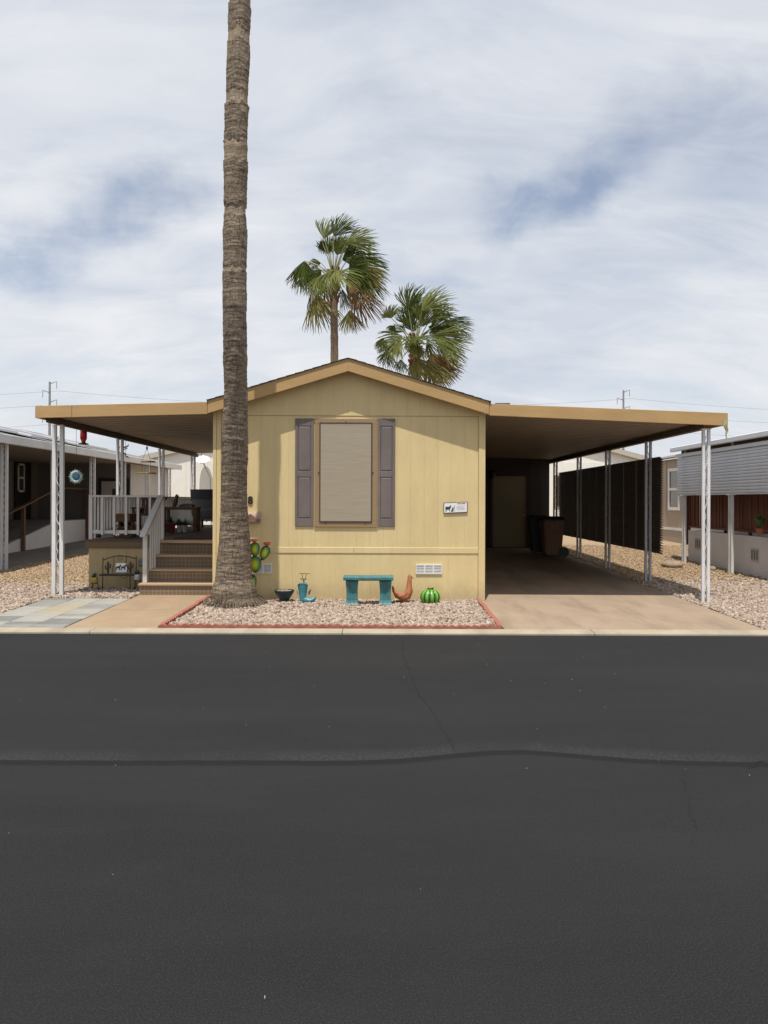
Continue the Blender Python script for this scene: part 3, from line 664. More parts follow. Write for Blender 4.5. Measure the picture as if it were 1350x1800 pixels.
def shutter(xa, xb):
    za, zc = wb - 0.012, wt + 0.002; zm = za + (zc - za) * 0.485; g = G(); s = 0.042; y0 = HY - 0.0195; y1 = HY - 0.001
    g.box(xa, xa + s, y0, y1, za, zc); g.box(xb - s, xb, y0, y1, za, zc)
    for p, q in ((za, za + 0.12), (zm - 0.045, zm + 0.045), (zc - 0.115, zc)): g.box(xa + s, xb - s, y0 + 0.001, y1, p, q)
    g.box(xa + s, xb - s, y0 + 0.012, y1, za + 0.12, zc - 0.115)
    o = g.build('shutter', shutter_m, house, bevel=0.004)
    for p, q in ((za + 0.12, zm - 0.045), (zm + 0.045, zc - 0.115)):
        ins = 0.018; a, b, c, d = xa + s + 0.004, xb - s - 0.004, p + 0.004, q - 0.004; yb = y0 + 0.0118; yf = y0 + 0.003
        G().add([(a, yb, c), (b, yb, c), (b, yb, d), (a, yb, d), (a + ins, yf, c + ins), (b - ins, yf, c + ins), (b - ins, yf, d - ins), (a + ins, yf, d - ins)],
                [(4, 5, 6, 7), (0, 1, 5, 4), (1, 2, 6, 5), (2, 3, 7, 6), (3, 0, 4, 7)]).build('panel', shutter_m, o)
shutter(P(519, 830, HY).x, P(551.5, 830, HY).x); shutter(P(664, 830, HY).x, P(694.5, 830, HY).x)
def vent(xa, xb, za, zc, y, parent, n=3):
    g = G(); g.box(xa, xb, y - 0.018, y, zc - 0.018, zc); g.box(xa, xb, y - 0.018, y, za, za + 0.018)
    w = (xb - xa) / n
    for i in range(n + 1): xx = xa + w * i; a = max(xa, xx - 0.012); b = min(xb, xx + 0.012); g.box(a, b, y - 0.0175, y, za + 0.018, zc - 0.018)
    for k in range(5): z = za + 0.03 + (zc - za - 0.06) * k / 4; g.obox(((xa + xb) / 2, y - 0.010, z), (xb - xa - 0.01, 0.012, 0.004), (0.6, 0, 0))
    o = g.build('skirting_vent', white_vent, parent); G().box(xa + 0.01, xb - 0.01, y - 0.004, y, za + 0.01, zc - 0.01).build('grille', vent_dark, o); return o
vent(P(731, 1000, HY).x, P(777, 1000, HY).x, P(750, 1009, HY).z, P(750, 992, HY).z, HY + 0.003, house)
vent(P(432, 1000, HY).x, P(478, 1000, HY).x, P(450, 1008, HY).z, P(450, 990.5, HY).z, HY + 0.003, house)

# ------------------------------------------------------------------ awnings
def pan_mesh(w, L, drop, dx):
    """one roof pan: trapezoid channel running away from the house, dipping outwards"""
    pr = [(0, 0.0), (w * 0.14, -0.0), (w * 0.22, -0.045), (w * 0.86, -0.045), (w * 0.94, 0.0), (w, 0.0)]
    g = G(); vs = []
    for x, dz in ((0, 0), (dx * L, -drop)):
        for y, z in pr: vs.append((x, y, z + dz))
        for y, z in pr: vs.append((x, y, z + dz + 0.006))
    k = len(pr); fs = []
    for i in range(k - 1): fs += [(i, i + 1, 2 * k + i + 1, 2 * k + i), (k + i, 3 * k + i, 3 * k + i + 1, k + i + 1)]
    fs += [tuple(range(k - 1, -1, -1)) + tuple(range(k, 2 * k)), tuple(range(2 * k, 3 * k)) + tuple(range(4 * k - 1, 3 * k - 1, -1))]
    return g.add(vs, fs).mesh('roof_pan', pan_m)
def scroll_post(parent, x, y, ztop, zbot, along='x', gap=0.085, m=white_paint, h=0.027):
    g = G()
    ax = (1, 0) if along == 'x' else (0, 1)
    for s in (-1, 1):
        cx, cy_ = x + ax[0] * s * gap / 2, y + ax[1] * s * gap / 2; g.box(cx - h, cx + h, cy_ - h, cy_ + h, zbot - 0.03, ztop)
    g.box(x - gap / 2 - 0.03, x + gap / 2 + 0.03, y - 0.035, y + 0.035, ztop - 0.012, ztop + 0.0)
    o = g.build('post', m, parent, bevel=0.003)
    s_ = G(); z = zbot + 0.1; k = 0
    gi = gap / 2 - h
    while z < ztop - 0.2:
        pts = []
        for i in range(13):
            t = i / 12; a = math.sin(t * math.pi * 2) * gi * (1 if k % 2 else -1) * 0.9; pts.append((x + ax[0] * a, y + ax[1] * a, z + t * 0.3))
        s_.path(pts, 0.006, 5, ry=0.009); z += 0.31; k += 1
    s_.build('scrollwork', m, o)
    return o
# porch awning (left)
AL, LB = -5.30, 21.6
pa = thing('porch_awning', (-4.0, 12.37, gz(12.4)), 'tan metal porch awning on white scroll posts at the left of the house', 'awning')
zi, zo = 3.03, 2.965
w = 0.305; L = HL - 0.03 - AL; mesh = pan_mesh(w, L, zi - zo, -1); y = FY + 0.05
while y + w < LB: place('roof_pan', mesh, pa, (HL - 0.03, y, zi)); y += w
ft = lambda x: 3.112 + (x - RL) * (3.112 - 3.043) / (RL - AL)
sx = P(126, 720, FY).x
for xa, xb in ((AL - 0.01, sx - 0.002), (sx + 0.002, RL + 0.016)):
    G().prism([(xa, ft(xa) - 0.185), (xb, ft(xb) - 0.185), (xb, ft(xb)), (xa, ft(xa))], FY + 0.003, FY + 0.036).build('fascia_board', fascia_m, pa, bevel=0.004)
G().box(AL - 0.012, AL + 0.02, FY + 0.038, LB, 2.86, 3.04).build('side_fascia', fascia_m, pa, bevel=0.004)
G().box(-5.31 + 0.035, -5.31 + 0.10, FY + 0.3, LB - 0.02, 2.82, 2.912).build('beam', beam_m, pa, bevel=0.004)
PXL = -5.27
for y in (12.37, 15.26, 18.1, 21.1): scroll_post(pa, PXL + 0.03, y, 2.82, gz(y), gap=0.122 if y < 13 else 0.090, h=0.030 if y < 13 else 0.024)
# carport (right)
CR, CB = 5.215, 22.6
cp = thing('carport', (3.4, 11.8, gz(11.8)), 'tan flat carport roof on silver scroll posts over the driveway', 'carport')
zi, zo = 2.995, 2.885
L = CR - HR - 0.03; mesh = pan_mesh(w, L, zi - zo, 1); y = FY + 0.05
while y + w < CB + 3.2: place('roof_pan', mesh, cp, (HR + 0.03, y, zi)); y += w
ft2 = lambda x: 3.10 - (x - RR) * (3.10 - 2.972) / (CR - RR)
G().prism([(RR - 0.026, ft2(RR) - 0.180), (CR + 0.01, ft2(CR) - 0.196), (CR + 0.01, ft2(CR)), (RR - 0.026, ft2(RR))], FY + 0.003, FY + 0.036).build('fascia_board', fascia_m, cp, bevel=0.004)
G().box(CR - 0.02, CR + 0.012, FY + 0.038, CB + 3, 2.79, 2.972).build('side_fascia', fascia_m, cp, bevel=0.004)
G().box(4.91, 4.985, FY + 0.3, CB + 3, 2.745, 2.838).build('beam', beam_m, cp, bevel=0.004)
for y in (11.82, 14.4, 17.0, 19.5, 22.2): scroll_post(cp, 4.945, y, 2.745, gz(y), along='x', gap=0.080, h=0.022, m=steel_m if y > 12 else white_paint)

# shed behind the carport
sh = thing('storage_shed', (3.2, 22.7, gz(22.7)), 'dark storage shed with a door at the far end of the carport', 'shed')
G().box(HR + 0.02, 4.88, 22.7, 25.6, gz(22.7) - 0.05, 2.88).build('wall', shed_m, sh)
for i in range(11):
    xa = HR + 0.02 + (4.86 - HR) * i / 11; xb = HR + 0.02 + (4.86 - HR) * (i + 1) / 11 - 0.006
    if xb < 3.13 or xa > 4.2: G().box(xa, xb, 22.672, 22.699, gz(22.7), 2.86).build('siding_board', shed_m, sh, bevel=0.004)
da, db = P(866, 900, 22.65).x, P(925, 900, 22.65).x; dz0 = gz(22.6) + 0.03
g = G(); g.box(da - 0.08, da, 22.63, 22.698, dz0, dz0 + 2.1); g.box(db, db + 0.08, 22.63, 22.698, dz0, dz0 + 2.1); g.box(da - 0.08, db + 0.08, 22.629, 22.698, dz0 + 2.1, dz0 + 2.18)
g.build('door_frame', wood_dark, sh)
d = G().box(da, db, 22.66, 22.698, dz0, dz0 + 2.09).build('door', door_m, sh)
G().ell((db - 0.07, 22.63, dz0 + 0.95), (0.03, 0.03, 0.03), 10, 6).build('handle', steel_m, d, smooth=True)
g = G(); c = P(866, 833, 22.3); g.lathe([(0.02, 0.12), (0.09, 0.05), (0.10, 0.0), (0.06, -0.1), (0.02, -0.14)], c, 10); g.bar(c + Vector((0, 0.1, 0.1)), c + Vector((0, 0.4, 0.1)), 0.03, 0.03); g.build('wall_lantern', black_m, sh)

# louvre panel along the carport
lv = thing('louvre_screen', (5.02, 18, 0.65), 'dark brown louvred privacy screen hung between the carport posts', 'screen')
LY0, LY1, LZ0, LZ1 = 14.02, 22.2, 0.66, 2.43; n = 37; ph_ = (LZ1 - LZ0) / n
lm = G().prismx([(0, 0), (0, 0.006), (0, 0.006)][:2] + [(8.18, 0.006), (8.18, 0)], -0.0, 0.001)
lm = G(); lm.add([(-0.035, 0, 0.028), (0.035, 0, -0.028), (0.035, 8.18, -0.028), (-0.035, 8.18, 0.028), (-0.032, 0, 0.034), (0.038, 0, -0.022), (0.038, 8.18, -0.022), (-0.032, 8.18, 0.034)],
                 [(0, 3, 2, 1), (4, 5, 6, 7), (0, 1, 5, 4), (1, 2, 6, 5), (2, 3, 7, 6), (3, 0, 4, 7)])
lmesh = lm.mesh('slat', louver_m)
for i in range(n): place('slat', lmesh, lv, (5.055, LY0, LZ0 + ph_ * (i + 0.5)))
for px in (1118, 1096, 1048, 1036, 1005): 
    y = FPX * 5.01 / (px - 675); G().box(5.004, 5.016, y - 0.02, y + 0.02, LZ0, LZ1).build('support_strip', louver_strip, lv)

# ------------------------------------------------------------------ porch deck with stairs and railings
DL, DY, DZ, DR, DBK = -5.14, 13.30, 0.90, HL - 0.02, 21.4
SX = -3.90
dk = thing('porch_deck', (-3.9, DY, gz(DY)), 'raised tan porch deck with brown stairs and white railing', 'deck')
xs = list(np.linspace(DL + 0.03, SX + 0.1, 5))
for a, b in zip(xs[:-1], xs[1:]): board(a, b, 0.03, 0.79, dk, 'skirt_board', DY + 0.02, DY + 0.05, deck_skirt)
G().box(DL + 0.02, DL + 0.045, DY + 0.052, DBK, 0.03, 0.79).build('side_skirt', deck_skirt, dk)
G().box(DL - 0.02, SX + 0.02, DY - 0.02, DY + 0.03, 0.785, 0.897).build('rim_board', deck_rim, dk, bevel=0.005)
G().box(DL - 0.02, DL + 0.02, DY + 0.032, DBK, 0.785, 0.897).build('rim_board', deck_rim, dk, bevel=0.005)
y = DY + 0.0
bm_ = G().box(DL - 0.03, DR, 0.0, 0.136, -0.028, 0.0).mesh('deck_board', deck_top, off=(0, 0, 0))
while y < DBK: place('deck_board', bm_, dk, (0, y, DZ + 0.002 + 0.026)); y += 0.142
steps = [(12.42, 0.265, -3.97), (12.70, 0.475, -3.92), (12.98, 0.690, -3.90)]
prev = gz(12.4) + 0.0
for i, (y, z, xl) in enumerate(steps):
    G().box(xl, DR, y, y + 0.345, z - 0.034, z).build('tread', tread_m, dk, bevel=0.008, seg=2)
    G().box(xl + 0.03, DR, y + 0.025, y + 0.045, prev - 0.02, z - 0.035).build('riser', riser_m, dk)
    G().box(xl + 0.01, xl + 0.035, y + 0.046, DY + 0.02, prev, z - 0.036).build('stringer', deck_skirt, dk)
    prev = z
G().box(SX + 0.03, DR, DY - 0.0, DY + 0.02, 0.692, DZ - 0.03).build('riser', riser_m, dk)
G().box(SX + 0.025, DR, DY - 0.06, DY - 0.001, DZ - 0.025, DZ + 0.0275).build('nosing', tread_m, dk, bevel=0.006)
RT = 1.70
def rail_run(a, b, spacing=0.135, ends=(True, True)):
    a = Vector(a); b = Vector(b); L = (b - a).length; t = (b - a) / L
    G().bar(a + Vector((0, 0, RT - 0.02)), b + Vector((0, 0, RT - 0.02)), 0.09, 0.036).build('top_rail', rail_m, dk, bevel=0.004)
    G().bar(a + Vector((0, 0, DZ + 0.16)), b + Vector((0, 0, DZ + 0.16)), 0.036, 0.06).build('bottom_rail', rail_m, dk, bevel=0.004)
    n = int(L / spacing)
    side = Vector((-t.y, t.x, 0)) * 0.034
    for i in range(1, n):
        p = a + t * (L * i / n) - side; G().box(p.x - 0.019, p.x + 0.019, p.y - 0.015, p.y + 0.015, DZ + 0.11, RT - 0.04).build('baluster', rail_m, dk)
    for k, e in enumerate((a, b)):
        if ends[k]: G().box(e.x - 0.032, e.x + 0.032, e.y - 0.032, e.y + 0.032, DZ + 0.028, RT - 0.001).build('railing_post', rail_m, dk, bevel=0.004)
rail_run((DL + 0.05, DY + 0.07, 0), (SX + 0.05, DY + 0.07, 0), 0.20)
rail_run((DL + 0.05, DY + 0.16, 0), (DL + 0.05, DBK, 0), 0.15, (False, True))
rail_run((DL + 0.05, DBK, 0), (DR, DBK, 0), 0.16, (False, False))
# stair rail
st = Vector((SX + 0.04, DY + 0.02, RT - 0.01)); sb = Vector((SX + 0.0, 12.43, 1.03))
dv = (sb - st).normalized(); G().bar(st, sb, 0.10, 0.04).build('stair_rail', rail_m, dk, bevel=0.004)
G().box(sb.x - 0.035, sb.x + 0.035, 12.545, 12.615, 0.266, 1.10).build('railing_post', rail_m, dk, bevel=0.004)
for i in range(1, 6):
    t = i / 6; y = 12.58 + (DY - 12.58) * t; zt = sb.z + (st.z - sb.z) * (y - sb.y) / (st.y - sb.y) - 0.025
    zl = 0.266 if y < 12.70 else (0.476 if y < 12.98 else 0.692)
    zl2 = zl + 0.0
    G().box(SX + 0.035, SX + 0.065, y - 0.016, y + 0.016, zl2 + 0.0, zt).build('baluster', rail_m, dk)

# ------------------------------------------------------------------ tall palm beside the house
def fbm2(a, b, s=0): return mnoise.noise(Vector((a, b, s)))
def tall_palm():
    base = Vector((-2.2, 11.35, gz(11.35)))
    r = thing('palm_tree', base, 'tall bare palm trunk rising past the roof in front of the house', 'palm tree', 'fan palms')
    zs = [0, 1, 2, 4.2, 6.8, 9, 13.5]; Ys = [11.35, 11.25, 11.05, 10.58, 10.58, 10.7, 10.9]
    pyk = [1068, 1055, 1025, 960, 900, 850, 800, 700, 500, 300, 150, 0, -300, -900]; pck = [413, 412.5, 411, 412, 412, 411, 412, 413.5, 411, 412.5, 414.5, 419.5, 430, 450]
    wk = [79, 74, 62, 53, 46, 43.5, 42, 41, 40.5, 38.5, 37.5, 35, 31, 24]
    rows = 1050; NA = 72; H = 13.2; zz = np.linspace(-0.05, H, rows)
    V = np.zeros((rows, NA, 3)); peel = np.zeros((rows, NA)); rg = random.Random(5)
    # irregular leaf-scar rings
    edges = [0.0]
    while edges[-1] < H + 1: edges.append(edges[-1] + rg.uniform(0.025, 0.075))
    edges = np.array(edges); amp = np.array([rg.uniform(0.2, 1.0) for _ in edges]); idx = 0
    bands = [(7.02, 7.17), (6.22, 6.47), (5.5, 5.62), (7.9, 8.05), (9.2, 9.5), (4.72, 4.78)]
    steps_ = [(5.33, 0.012), (5.62, -0.012), (6.2, 0.012), (6.47, 0.014), (7.0, 0.02), (4.2, -0.008), (3.6, 0.008), (8.4, 0.015)]
    th = np.linspace(0, 2 * math.pi, NA, endpoint=False)
    for i, z in enumerate(zz):
        Y = np.interp(z, zs, Ys); py = HOR - (z - CH) * FPX / Y; px = np.interp(-py, [-a for a in pyk], pck); wd = np.interp(-py, [-a for a in pyk], wk)
        cx = (px - 675) * Y / FPX; rad = wd / 2 * Y / FPX
        k = np.searchsorted(edges, z)
        for j in range(NA):
            c, s = math.cos(th[j]), math.sin(th[j])
            zj = z + 0.05 * fbm2(c * 1.5, s * 1.5, z * 0.5) + 0.02 * fbm2(c * 5, s * 5, z * 2)
            kk = min(max(np.searchsorted(edges, zj), 1), len(edges) - 1); t = (zj - edges[kk - 1]) / (edges[kk] - edges[kk - 1])
            ring = amp[kk] * (t ** 0.7) * 0.009
            vert = 0.010 * fbm2(c * 9 + z * 0.3, s * 9, z * 2.2) + 0.007 * fbm2(c * 20, s * 20, z * 5)
            lump = 0.02 * fbm2(c * 1.2 + 4, s * 1.2, z * 1.1)
            extra = 0; pe = 0
            for z0, a in steps_:
                d = (zj + 0.05 * fbm2(c * 2, s * 2, z0) - z0)
                if -0.35 < d < 0: extra += a * (1 + d / 0.35)
            for b0, b1 in bands:
                zz_ = zj + 0.05 * fbm2(c * 3, s * 3, b0 * 3)
                if b0 < zz_ < b1: pe = 0.8; extra -= 0.008
            skirt = 0.0
            if z < 0.16: skirt = 0.035 * (1 - z / 0.16) * (0.6 + 0.8 * fbm2(c * 4, s * 4, 0)) 
            if z < 0.40 and z > 0.13: skirt += 0.02 * math.sin((z - 0.13) / 0.27 * math.pi)
            R = rad + ring + vert + lump + extra + skirt
            V[i, j] = (cx + R * c, Y + R * s, z + base.z); peel[i, j] = pe
    v = (V.reshape(-1, 3) - np.array(base)); f = []
    ii, jj = np.meshgrid(np.arange(rows - 1), np.arange(NA), indexing='ij'); a = ii * NA + jj; b = ii * NA + (jj + 1) % NA
    F = np.stack([a, b, b + NA, a + NA], -1).reshape(-1, 4)
    me = bpy.data.meshes.new('trunk'); me.vertices.add(len(v)); me.vertices.foreach_set('co', v.astype(np.float32).ravel()); me.loops.add(F.size); me.loops.foreach_set('vertex_index', F.astype(np.int32).ravel())
    me.polygons.add(len(F)); me.polygons.foreach_set('loop_start', np.arange(0, F.size, 4, dtype=np.int32)); me.polygons.foreach_set('loop_total', np.full(len(F), 4, dtype=np.int32)); me.update(calc_edges=True)
    at = me.attributes.new('peel', 'FLOAT', 'POINT'); at.data.foreach_set('value', peel.ravel().astype(np.float32)); me.materials.append(bark_m)
    o = bpy.data.objects.new('trunk', me); COL.objects.link(o); o.parent = r
    # torn fibres round the foot
    g = G(); rg = random.Random(3)
    for k in range(260):
        a = rg.uniform(0, 2 * math.pi); R = rg.uniform(0.33, 0.40); p = Vector((-2.19 + R * math.cos(a), 11.35 + R * math.sin(a), gz(11.3) + rg.uniform(0.10, 0.16)))
        q = Vector((-2.19 + (R + rg.uniform(0.03, 0.12)) * math.cos(a + rg.uniform(-0.08, 0.08)), 11.35 + (R + rg.uniform(0.03, 0.12)) * math.sin(a), gz(11.3) + rg.uniform(0.0, 0.03)))
        g.path([p, (p + q) / 2 + Vector((0.01 * math.cos(a), 0.01 * math.sin(a), 0)), q], [0.006, 0.005, 0.002], 4)
    fb = g.build('root_fibres', bark_m, r); fb['kind'] = 'stuff'
    Yt = np.interp(H, zs, Ys); py = HOR - (H - CH) * FPX / Yt; px = np.interp(-py, [-a for a in pyk], pck)
    return r, Vector(((px - 675) * Yt / FPX, Yt, H + base.z))

def frond(root, base, hast, tip, m, rng, spread=1.45, nseg=30, droop=0.25, wind=0.25, width=1.0):
    d = tip - hast; L = d.length; d = d.normalized()
    n = Vector((rng.uniform(-0.5, 0.5), -1, rng.uniform(-0.2, 0.7))); n = (n - d * n.dot(d)).normalized(); s = d.cross(n).normalized()
    g = G(); mid = (base + hast) / 2 + Vector((0, 0, 0.18 * (hast - base).length)) + Vector((rng.uniform(-0.05, 0.05), 0, 0))
    pts = []
    for i in range(7):
        t = i / 6; pts.append(base * (1 - t) ** 2 + mid * 2 * t * (1 - t) + hast * t * t)
    W_ = Vector((1, 0.1, -0.1)); dn = Vector((0, 0, -1))
    fold = rng.uniform(-0.35, 0.35)
    for k in range(nseg):
        u = (k + 0.5) / nseg * 2 - 1; a = u * spread; da = spread * 2 / nseg
        l = L * (0.66 + 0.34 * math.cos(a * 0.8)) * rng.uniform(0.9, 1.06)
        v = d * math.cos(a) + s * math.sin(a) * width + n * (fold * abs(u) + 0.10 * rng.uniform(-1, 1)); v.normalize()
        tv = (-d * math.sin(a) + s * math.cos(a)).normalized(); vs = []
        dr = 0.8 * droop * (0.35 + 0.9 * abs(u)) * rng.uniform(0.6, 1.4); wd = 0.8 * wind * rng.uniform(0.6, 1.3)
        T = (0.03, 0.25, 0.45, 0.62, 0.78, 0.91, 1.0)
        for t in T:
            p = hast + v * (l * t) + dn * (dr * l * t * t * t) + W_ * (wd * l * t * t * t)
            if t > 0.55: p += Vector((rng.uniform(-1, 1), rng.uniform(-1, 1), rng.uniform(-1, 1))) * 0.02 * L
            hw = l * min(t, 0.63) * da * 0.56 * (1 if t <= 0.63 else (0.74 if t < 0.8 else (0.42 if t < 0.95 else 0.05))) + 0.002
            vs += [p - tv * hw, p + n * (hw * 0.55), p + tv * hw]
        fs = []
        for i in range(len(T) - 1): fs += [(3 * i, 3 * i + 1, 3 * i + 4, 3 * i + 3), (3 * i + 1, 3 * i + 2, 3 * i + 5, 3 * i + 4)]
        g.add(vs, fs)
    o = g.build('frond', m, root); q = G().path(pts, [0.035, 0.03, 0.026, 0.022, 0.019, 0.016, 0.012], 5, ry=[0.02] * 7); q.build('petiole', petiole_m, o)
    return o
def far_palm(base, top, crown, Y, spec, label, rw, seed, extra):
    rng = random.Random(seed); r = thing('palm_tree', base, label, 'palm tree', 'fan palms')
    g = G(); n = 60; pts = []; rr = []
    for i in range(n):
        t = i / (n - 1); p = base.lerp(top, t); p.x += 0.1 * math.sin(t * 2.5); pts.append(p); rr.append(rw * (1.1 - 0.15 * t) * (1 + 0.06 * rng.uniform(-1, 1)))
    g.path(pts, rr, 14); g.build('trunk', far_trunk, r, smooth=True)
    tp = pts[-1]
    g = G()
    for k in range(46):
        a = rng.uniform(0, 2 * math.pi); h = rng.uniform(-1.0, 0.35); p = tp + Vector((math.cos(a) * rw * 0.8, math.sin(a) * rw * 0.8, h))
        g.bar(p, p + Vector((math.cos(a) * 0.16, math.sin(a) * 0.16, 0.28)), 0.09, 0.025)
    g.build('leaf_bases', boots_m, r)
    cb = tp + Vector((0, 0, 0.15))
    for (hx, hy, tx, ty, dy, kind, spread, droop, wind) in spec:
        h = crown(hx, hy, Y + dy); t = crown(tx, ty, Y + dy * 1.5 + rng.uniform(-0.1, 0.1))
        frond(r, cb + Vector((0, 0.1 * dy, rng.uniform(-0.3, 0.1))), h, t, {'g': frond_green, 'l': frond_light, 'y': frond_yellow, 'd': frond_dead}[kind], rng, spread, 30, droop, wind)
    for k in range(extra):      # fronds on the sides away from and towards the street
        a = rng.uniform(0, 2 * math.pi); up = rng.uniform(-0.7, 0.9); dirv = Vector((math.cos(a) * 0.55 + 0.12, math.sin(a), up)).normalized()
        h = cb + dirv * rng.uniform(0.8, 1.15); t = h + (dirv + Vector((0.25, 0, -0.35))).normalized() * rng.uniform(0.8, 1.1)
        frond(r, cb, h, t, (frond_green if up > -0.3 else rng.choice([frond_yellow, frond_dead, frond_green])), rng, 1.4, 26, 0.35, 0.3)
    return r
r, tp = tall_palm()
rng = random.Random(21)
for k in range(30):
    a = k * 2.4; up = rng.uniform(-0.8, 1.0); dv = Vector((math.cos(a), math.sin(a), up)).normalized(); h = tp + dv * 0.9; t = h + (dv + Vector((0.2, 0, -0.3))).normalized() * 0.95
    frond(r, tp + Vector((0, 0, -0.1)), h, t, frond_green if up > -0.3 else frond_yellow, rng, 1.4, 22, 0.3, 0.25)
cr = lambda x, y, Y: P(480 + x / 3.553, 350 + y / 3.553, Y)
specA = [(318, 250, 325, 115, 0.2, 'l', 0.75, 0.05, 0.25), (380, 235, 470, 85, 0.0, 'g', 0.85, 0.1, 0.2), (455, 275, 640, 185, -0.3, 'l', 0.8, 0.3, 0.1), (465, 285, 650, 300, 0.2, 'g', 0.8, 0.3, 0.1),
         (335, 265, 320, 345, 0.5, 'g', 1.0, 0.2, 0.1), (300, 255, 330, 330, 0.3, 'g', 0.8, 0.2, 0.2), (195, 385, 165, 560, -0.2, 'g', 0.9, 0.1, 0.12), (205, 390, 215, 590, 0.3, 'g', 0.7, 0.2, 0.1),
         (290, 480, 250, 610, -0.5, 'l', 0.8, 0.2, 0.1), (398, 440, 450, 560, -0.9, 'l', 1.2, 0.15, 0.2), (470, 375, 690, 470, -0.3, 'g', 0.9, 0.3, 0.1), (560, 385, 715, 440, 0.3, 'g', 0.7, 0.3, 0.1),
         (535, 420, 680, 570, -0.4, 'y', 0.8, 0.3, 0.05), (500, 540, 620, 770, 0.0, 'd', 0.6, 0.2, 0.05), (470, 500, 600, 640, -0.5, 'd', 0.7, 0.2, 0.1), (270, 590, 320, 820, 0.0, 'y', 0.7, 0.1, 0.1),
         (240, 560, 290, 740, 0.3, 'd', 0.6, 0.1, 0.1), (480, 690, 490, 850, 0.2, 'y', 0.7, 0.05, 0.05), (270, 400, 270, 450, 0.4, 'g', 1.1, 0.2, 0.1), (430, 560, 465, 690, 0.4, 'g', 0.5, 0.2, 0.1),
         (420, 300, 520, 250, 0.6, 'g', 1.0, 0.2, 0.2), (560, 470, 650, 640, 0.4, 'g', 0.7, 0.3, 0.1), (330, 520, 300, 660, 0.5, 'g', 0.7, 0.2, 0.1), (345, 345, 325, 215, 0.3, 'g', 0.8, 0.1, 0.15), (395, 350, 445, 215, 0.2, 'l', 0.8, 0.1, 0.15), (300, 400, 200, 400, 0.3, 'g', 0.7, 0.4, 0.1), (430, 380, 570, 330, 0.3, 'g', 0.8, 0.2, 0.1), (300, 440, 225, 520, -0.2, 'g', 0.8, 0.2, 0.1), (345, 460, 330, 590, -0.6, 'l', 0.8, 0.1, 0.1), (430, 330, 400, 200, 0.6, 'g', 0.9, 0.1, 0.2)]
bA = P(584, 800, 30.0); bA.z = gz(30)
far_palm(bA, cr(368, 520, 30.0), cr, 30.0, specA, 'taller windblown fan palm with a bare trunk behind the roof ridge', 0.155, 4, 2)
specB = [(845, 690, 840, 505, 0.1, 'g', 0.8, 0.1, 0.3), (930, 700, 1050, 525, -0.3, 'l', 0.9, 0.2, 0.25), (740, 745, 705, 645, -0.2, 'l', 1.1, 0.2, 0.3), (760, 790, 720, 840, 0.2, 'g', 1.0, 0.3, 0.1),
         (812, 855, 640, 920, -0.5, 'l', 0.8, 0.3, 0.1), (800, 870, 700, 1010, -0.6, 'l', 0.8, 0.2, 0.1), (1070, 775, 1255, 765, 0.2, 'g', 0.55, 0.3, 0.05), (1000, 850, 1230, 930, -0.3, 'l', 0.8, 0.2, 0.05),
         (970, 835, 1180, 850, 0.1, 'g', 0.8, 0.2, 0.1), (900, 900, 870, 1000, -0.8, 'y', 1.1, 0.1, 0.2), (890, 990, 950, 1130, -0.6, 'y', 0.9, 0.1, 0.15), (980, 960, 1100, 1170, -0.2, 'd', 0.8, 0.1, 0.05),
         (1020, 920, 1190, 1010, 0.3, 'g', 0.8, 0.3, 0.1), (720, 950, 690, 1060, 0.3, 'g', 0.9, 0.1, 0.15), (800, 1000, 790, 1090, 0.2, 'g', 0.9, 0.1, 0.1), (900, 740, 920, 540, 0.5, 'g', 0.9, 0.1, 0.3),
         (1000, 740, 1110, 640, 0.4, 'g', 0.9, 0.3, 0.2), (1030, 1000, 1110, 1140, 0.4, 'g', 0.6, 0.1, 0.1), (690, 870, 650, 960, 0.2, 'g', 0.9, 0.2, 0.2), (860, 720, 780, 640, 0.7, 'g', 0.8, 0.1, 0.3), (960, 1000, 1060, 1190, -0.5, 'y', 0.6, 0.1, 0.05), (860, 800, 810, 660, 0.2, 'g', 0.8, 0.1, 0.2), (930, 800, 975, 630, 0.2, 'l', 0.8, 0.1, 0.2), (990, 810, 1110, 700, 0.2, 'g', 0.8, 0.2, 0.15), (880, 830, 870, 690, 0.4, 'g', 0.9, 0.1, 0.2), (830, 830, 730, 780, 0.3, 'g', 0.8, 0.3, 0.1), (900, 860, 820, 940, -0.7, 'l', 0.9, 0.2, 0.15), (960, 880, 1060, 960, -0.6, 'l', 0.9, 0.2, 0.1), (930, 760, 890, 600, 0.6, 'g', 0.9, 0.1, 0.3)]
bB = P(722, 800, 31.5); bB.z = gz(31.5)
far_palm(bB, cr(880, 930, 31.5), cr, 31.5, specB, 'shorter full fan palm behind the right slope of the roof', 0.18, 9, 3)

# ------------------------------------------------------------------ neighbour at left
nl = thing('manufactured_house', (-11.5, 21, gz(21)), 'shaded grey house with solar panels and a carport at the left edge', 'house')
NX, NW = -8.0, -11.5; NY0, NY1 = 11.5, 29.8
zr = 2.80
g = G().box(NW - 4.5, NW, NY0 + 0.6, NY1 - 0.02, 0.05, 3.0); g.build('wall', wall_grey_shaded, nl)
for i in range(24):
    ya = 16.0 + i * 0.57
    if 23.7 < ya + 0.3 < 25.1: continue
    G().box(NW + 0.001, NW + 0.018, ya, ya + 0.56, 1.0, 2.98).build('siding_board', wall_grey_shaded, nl)
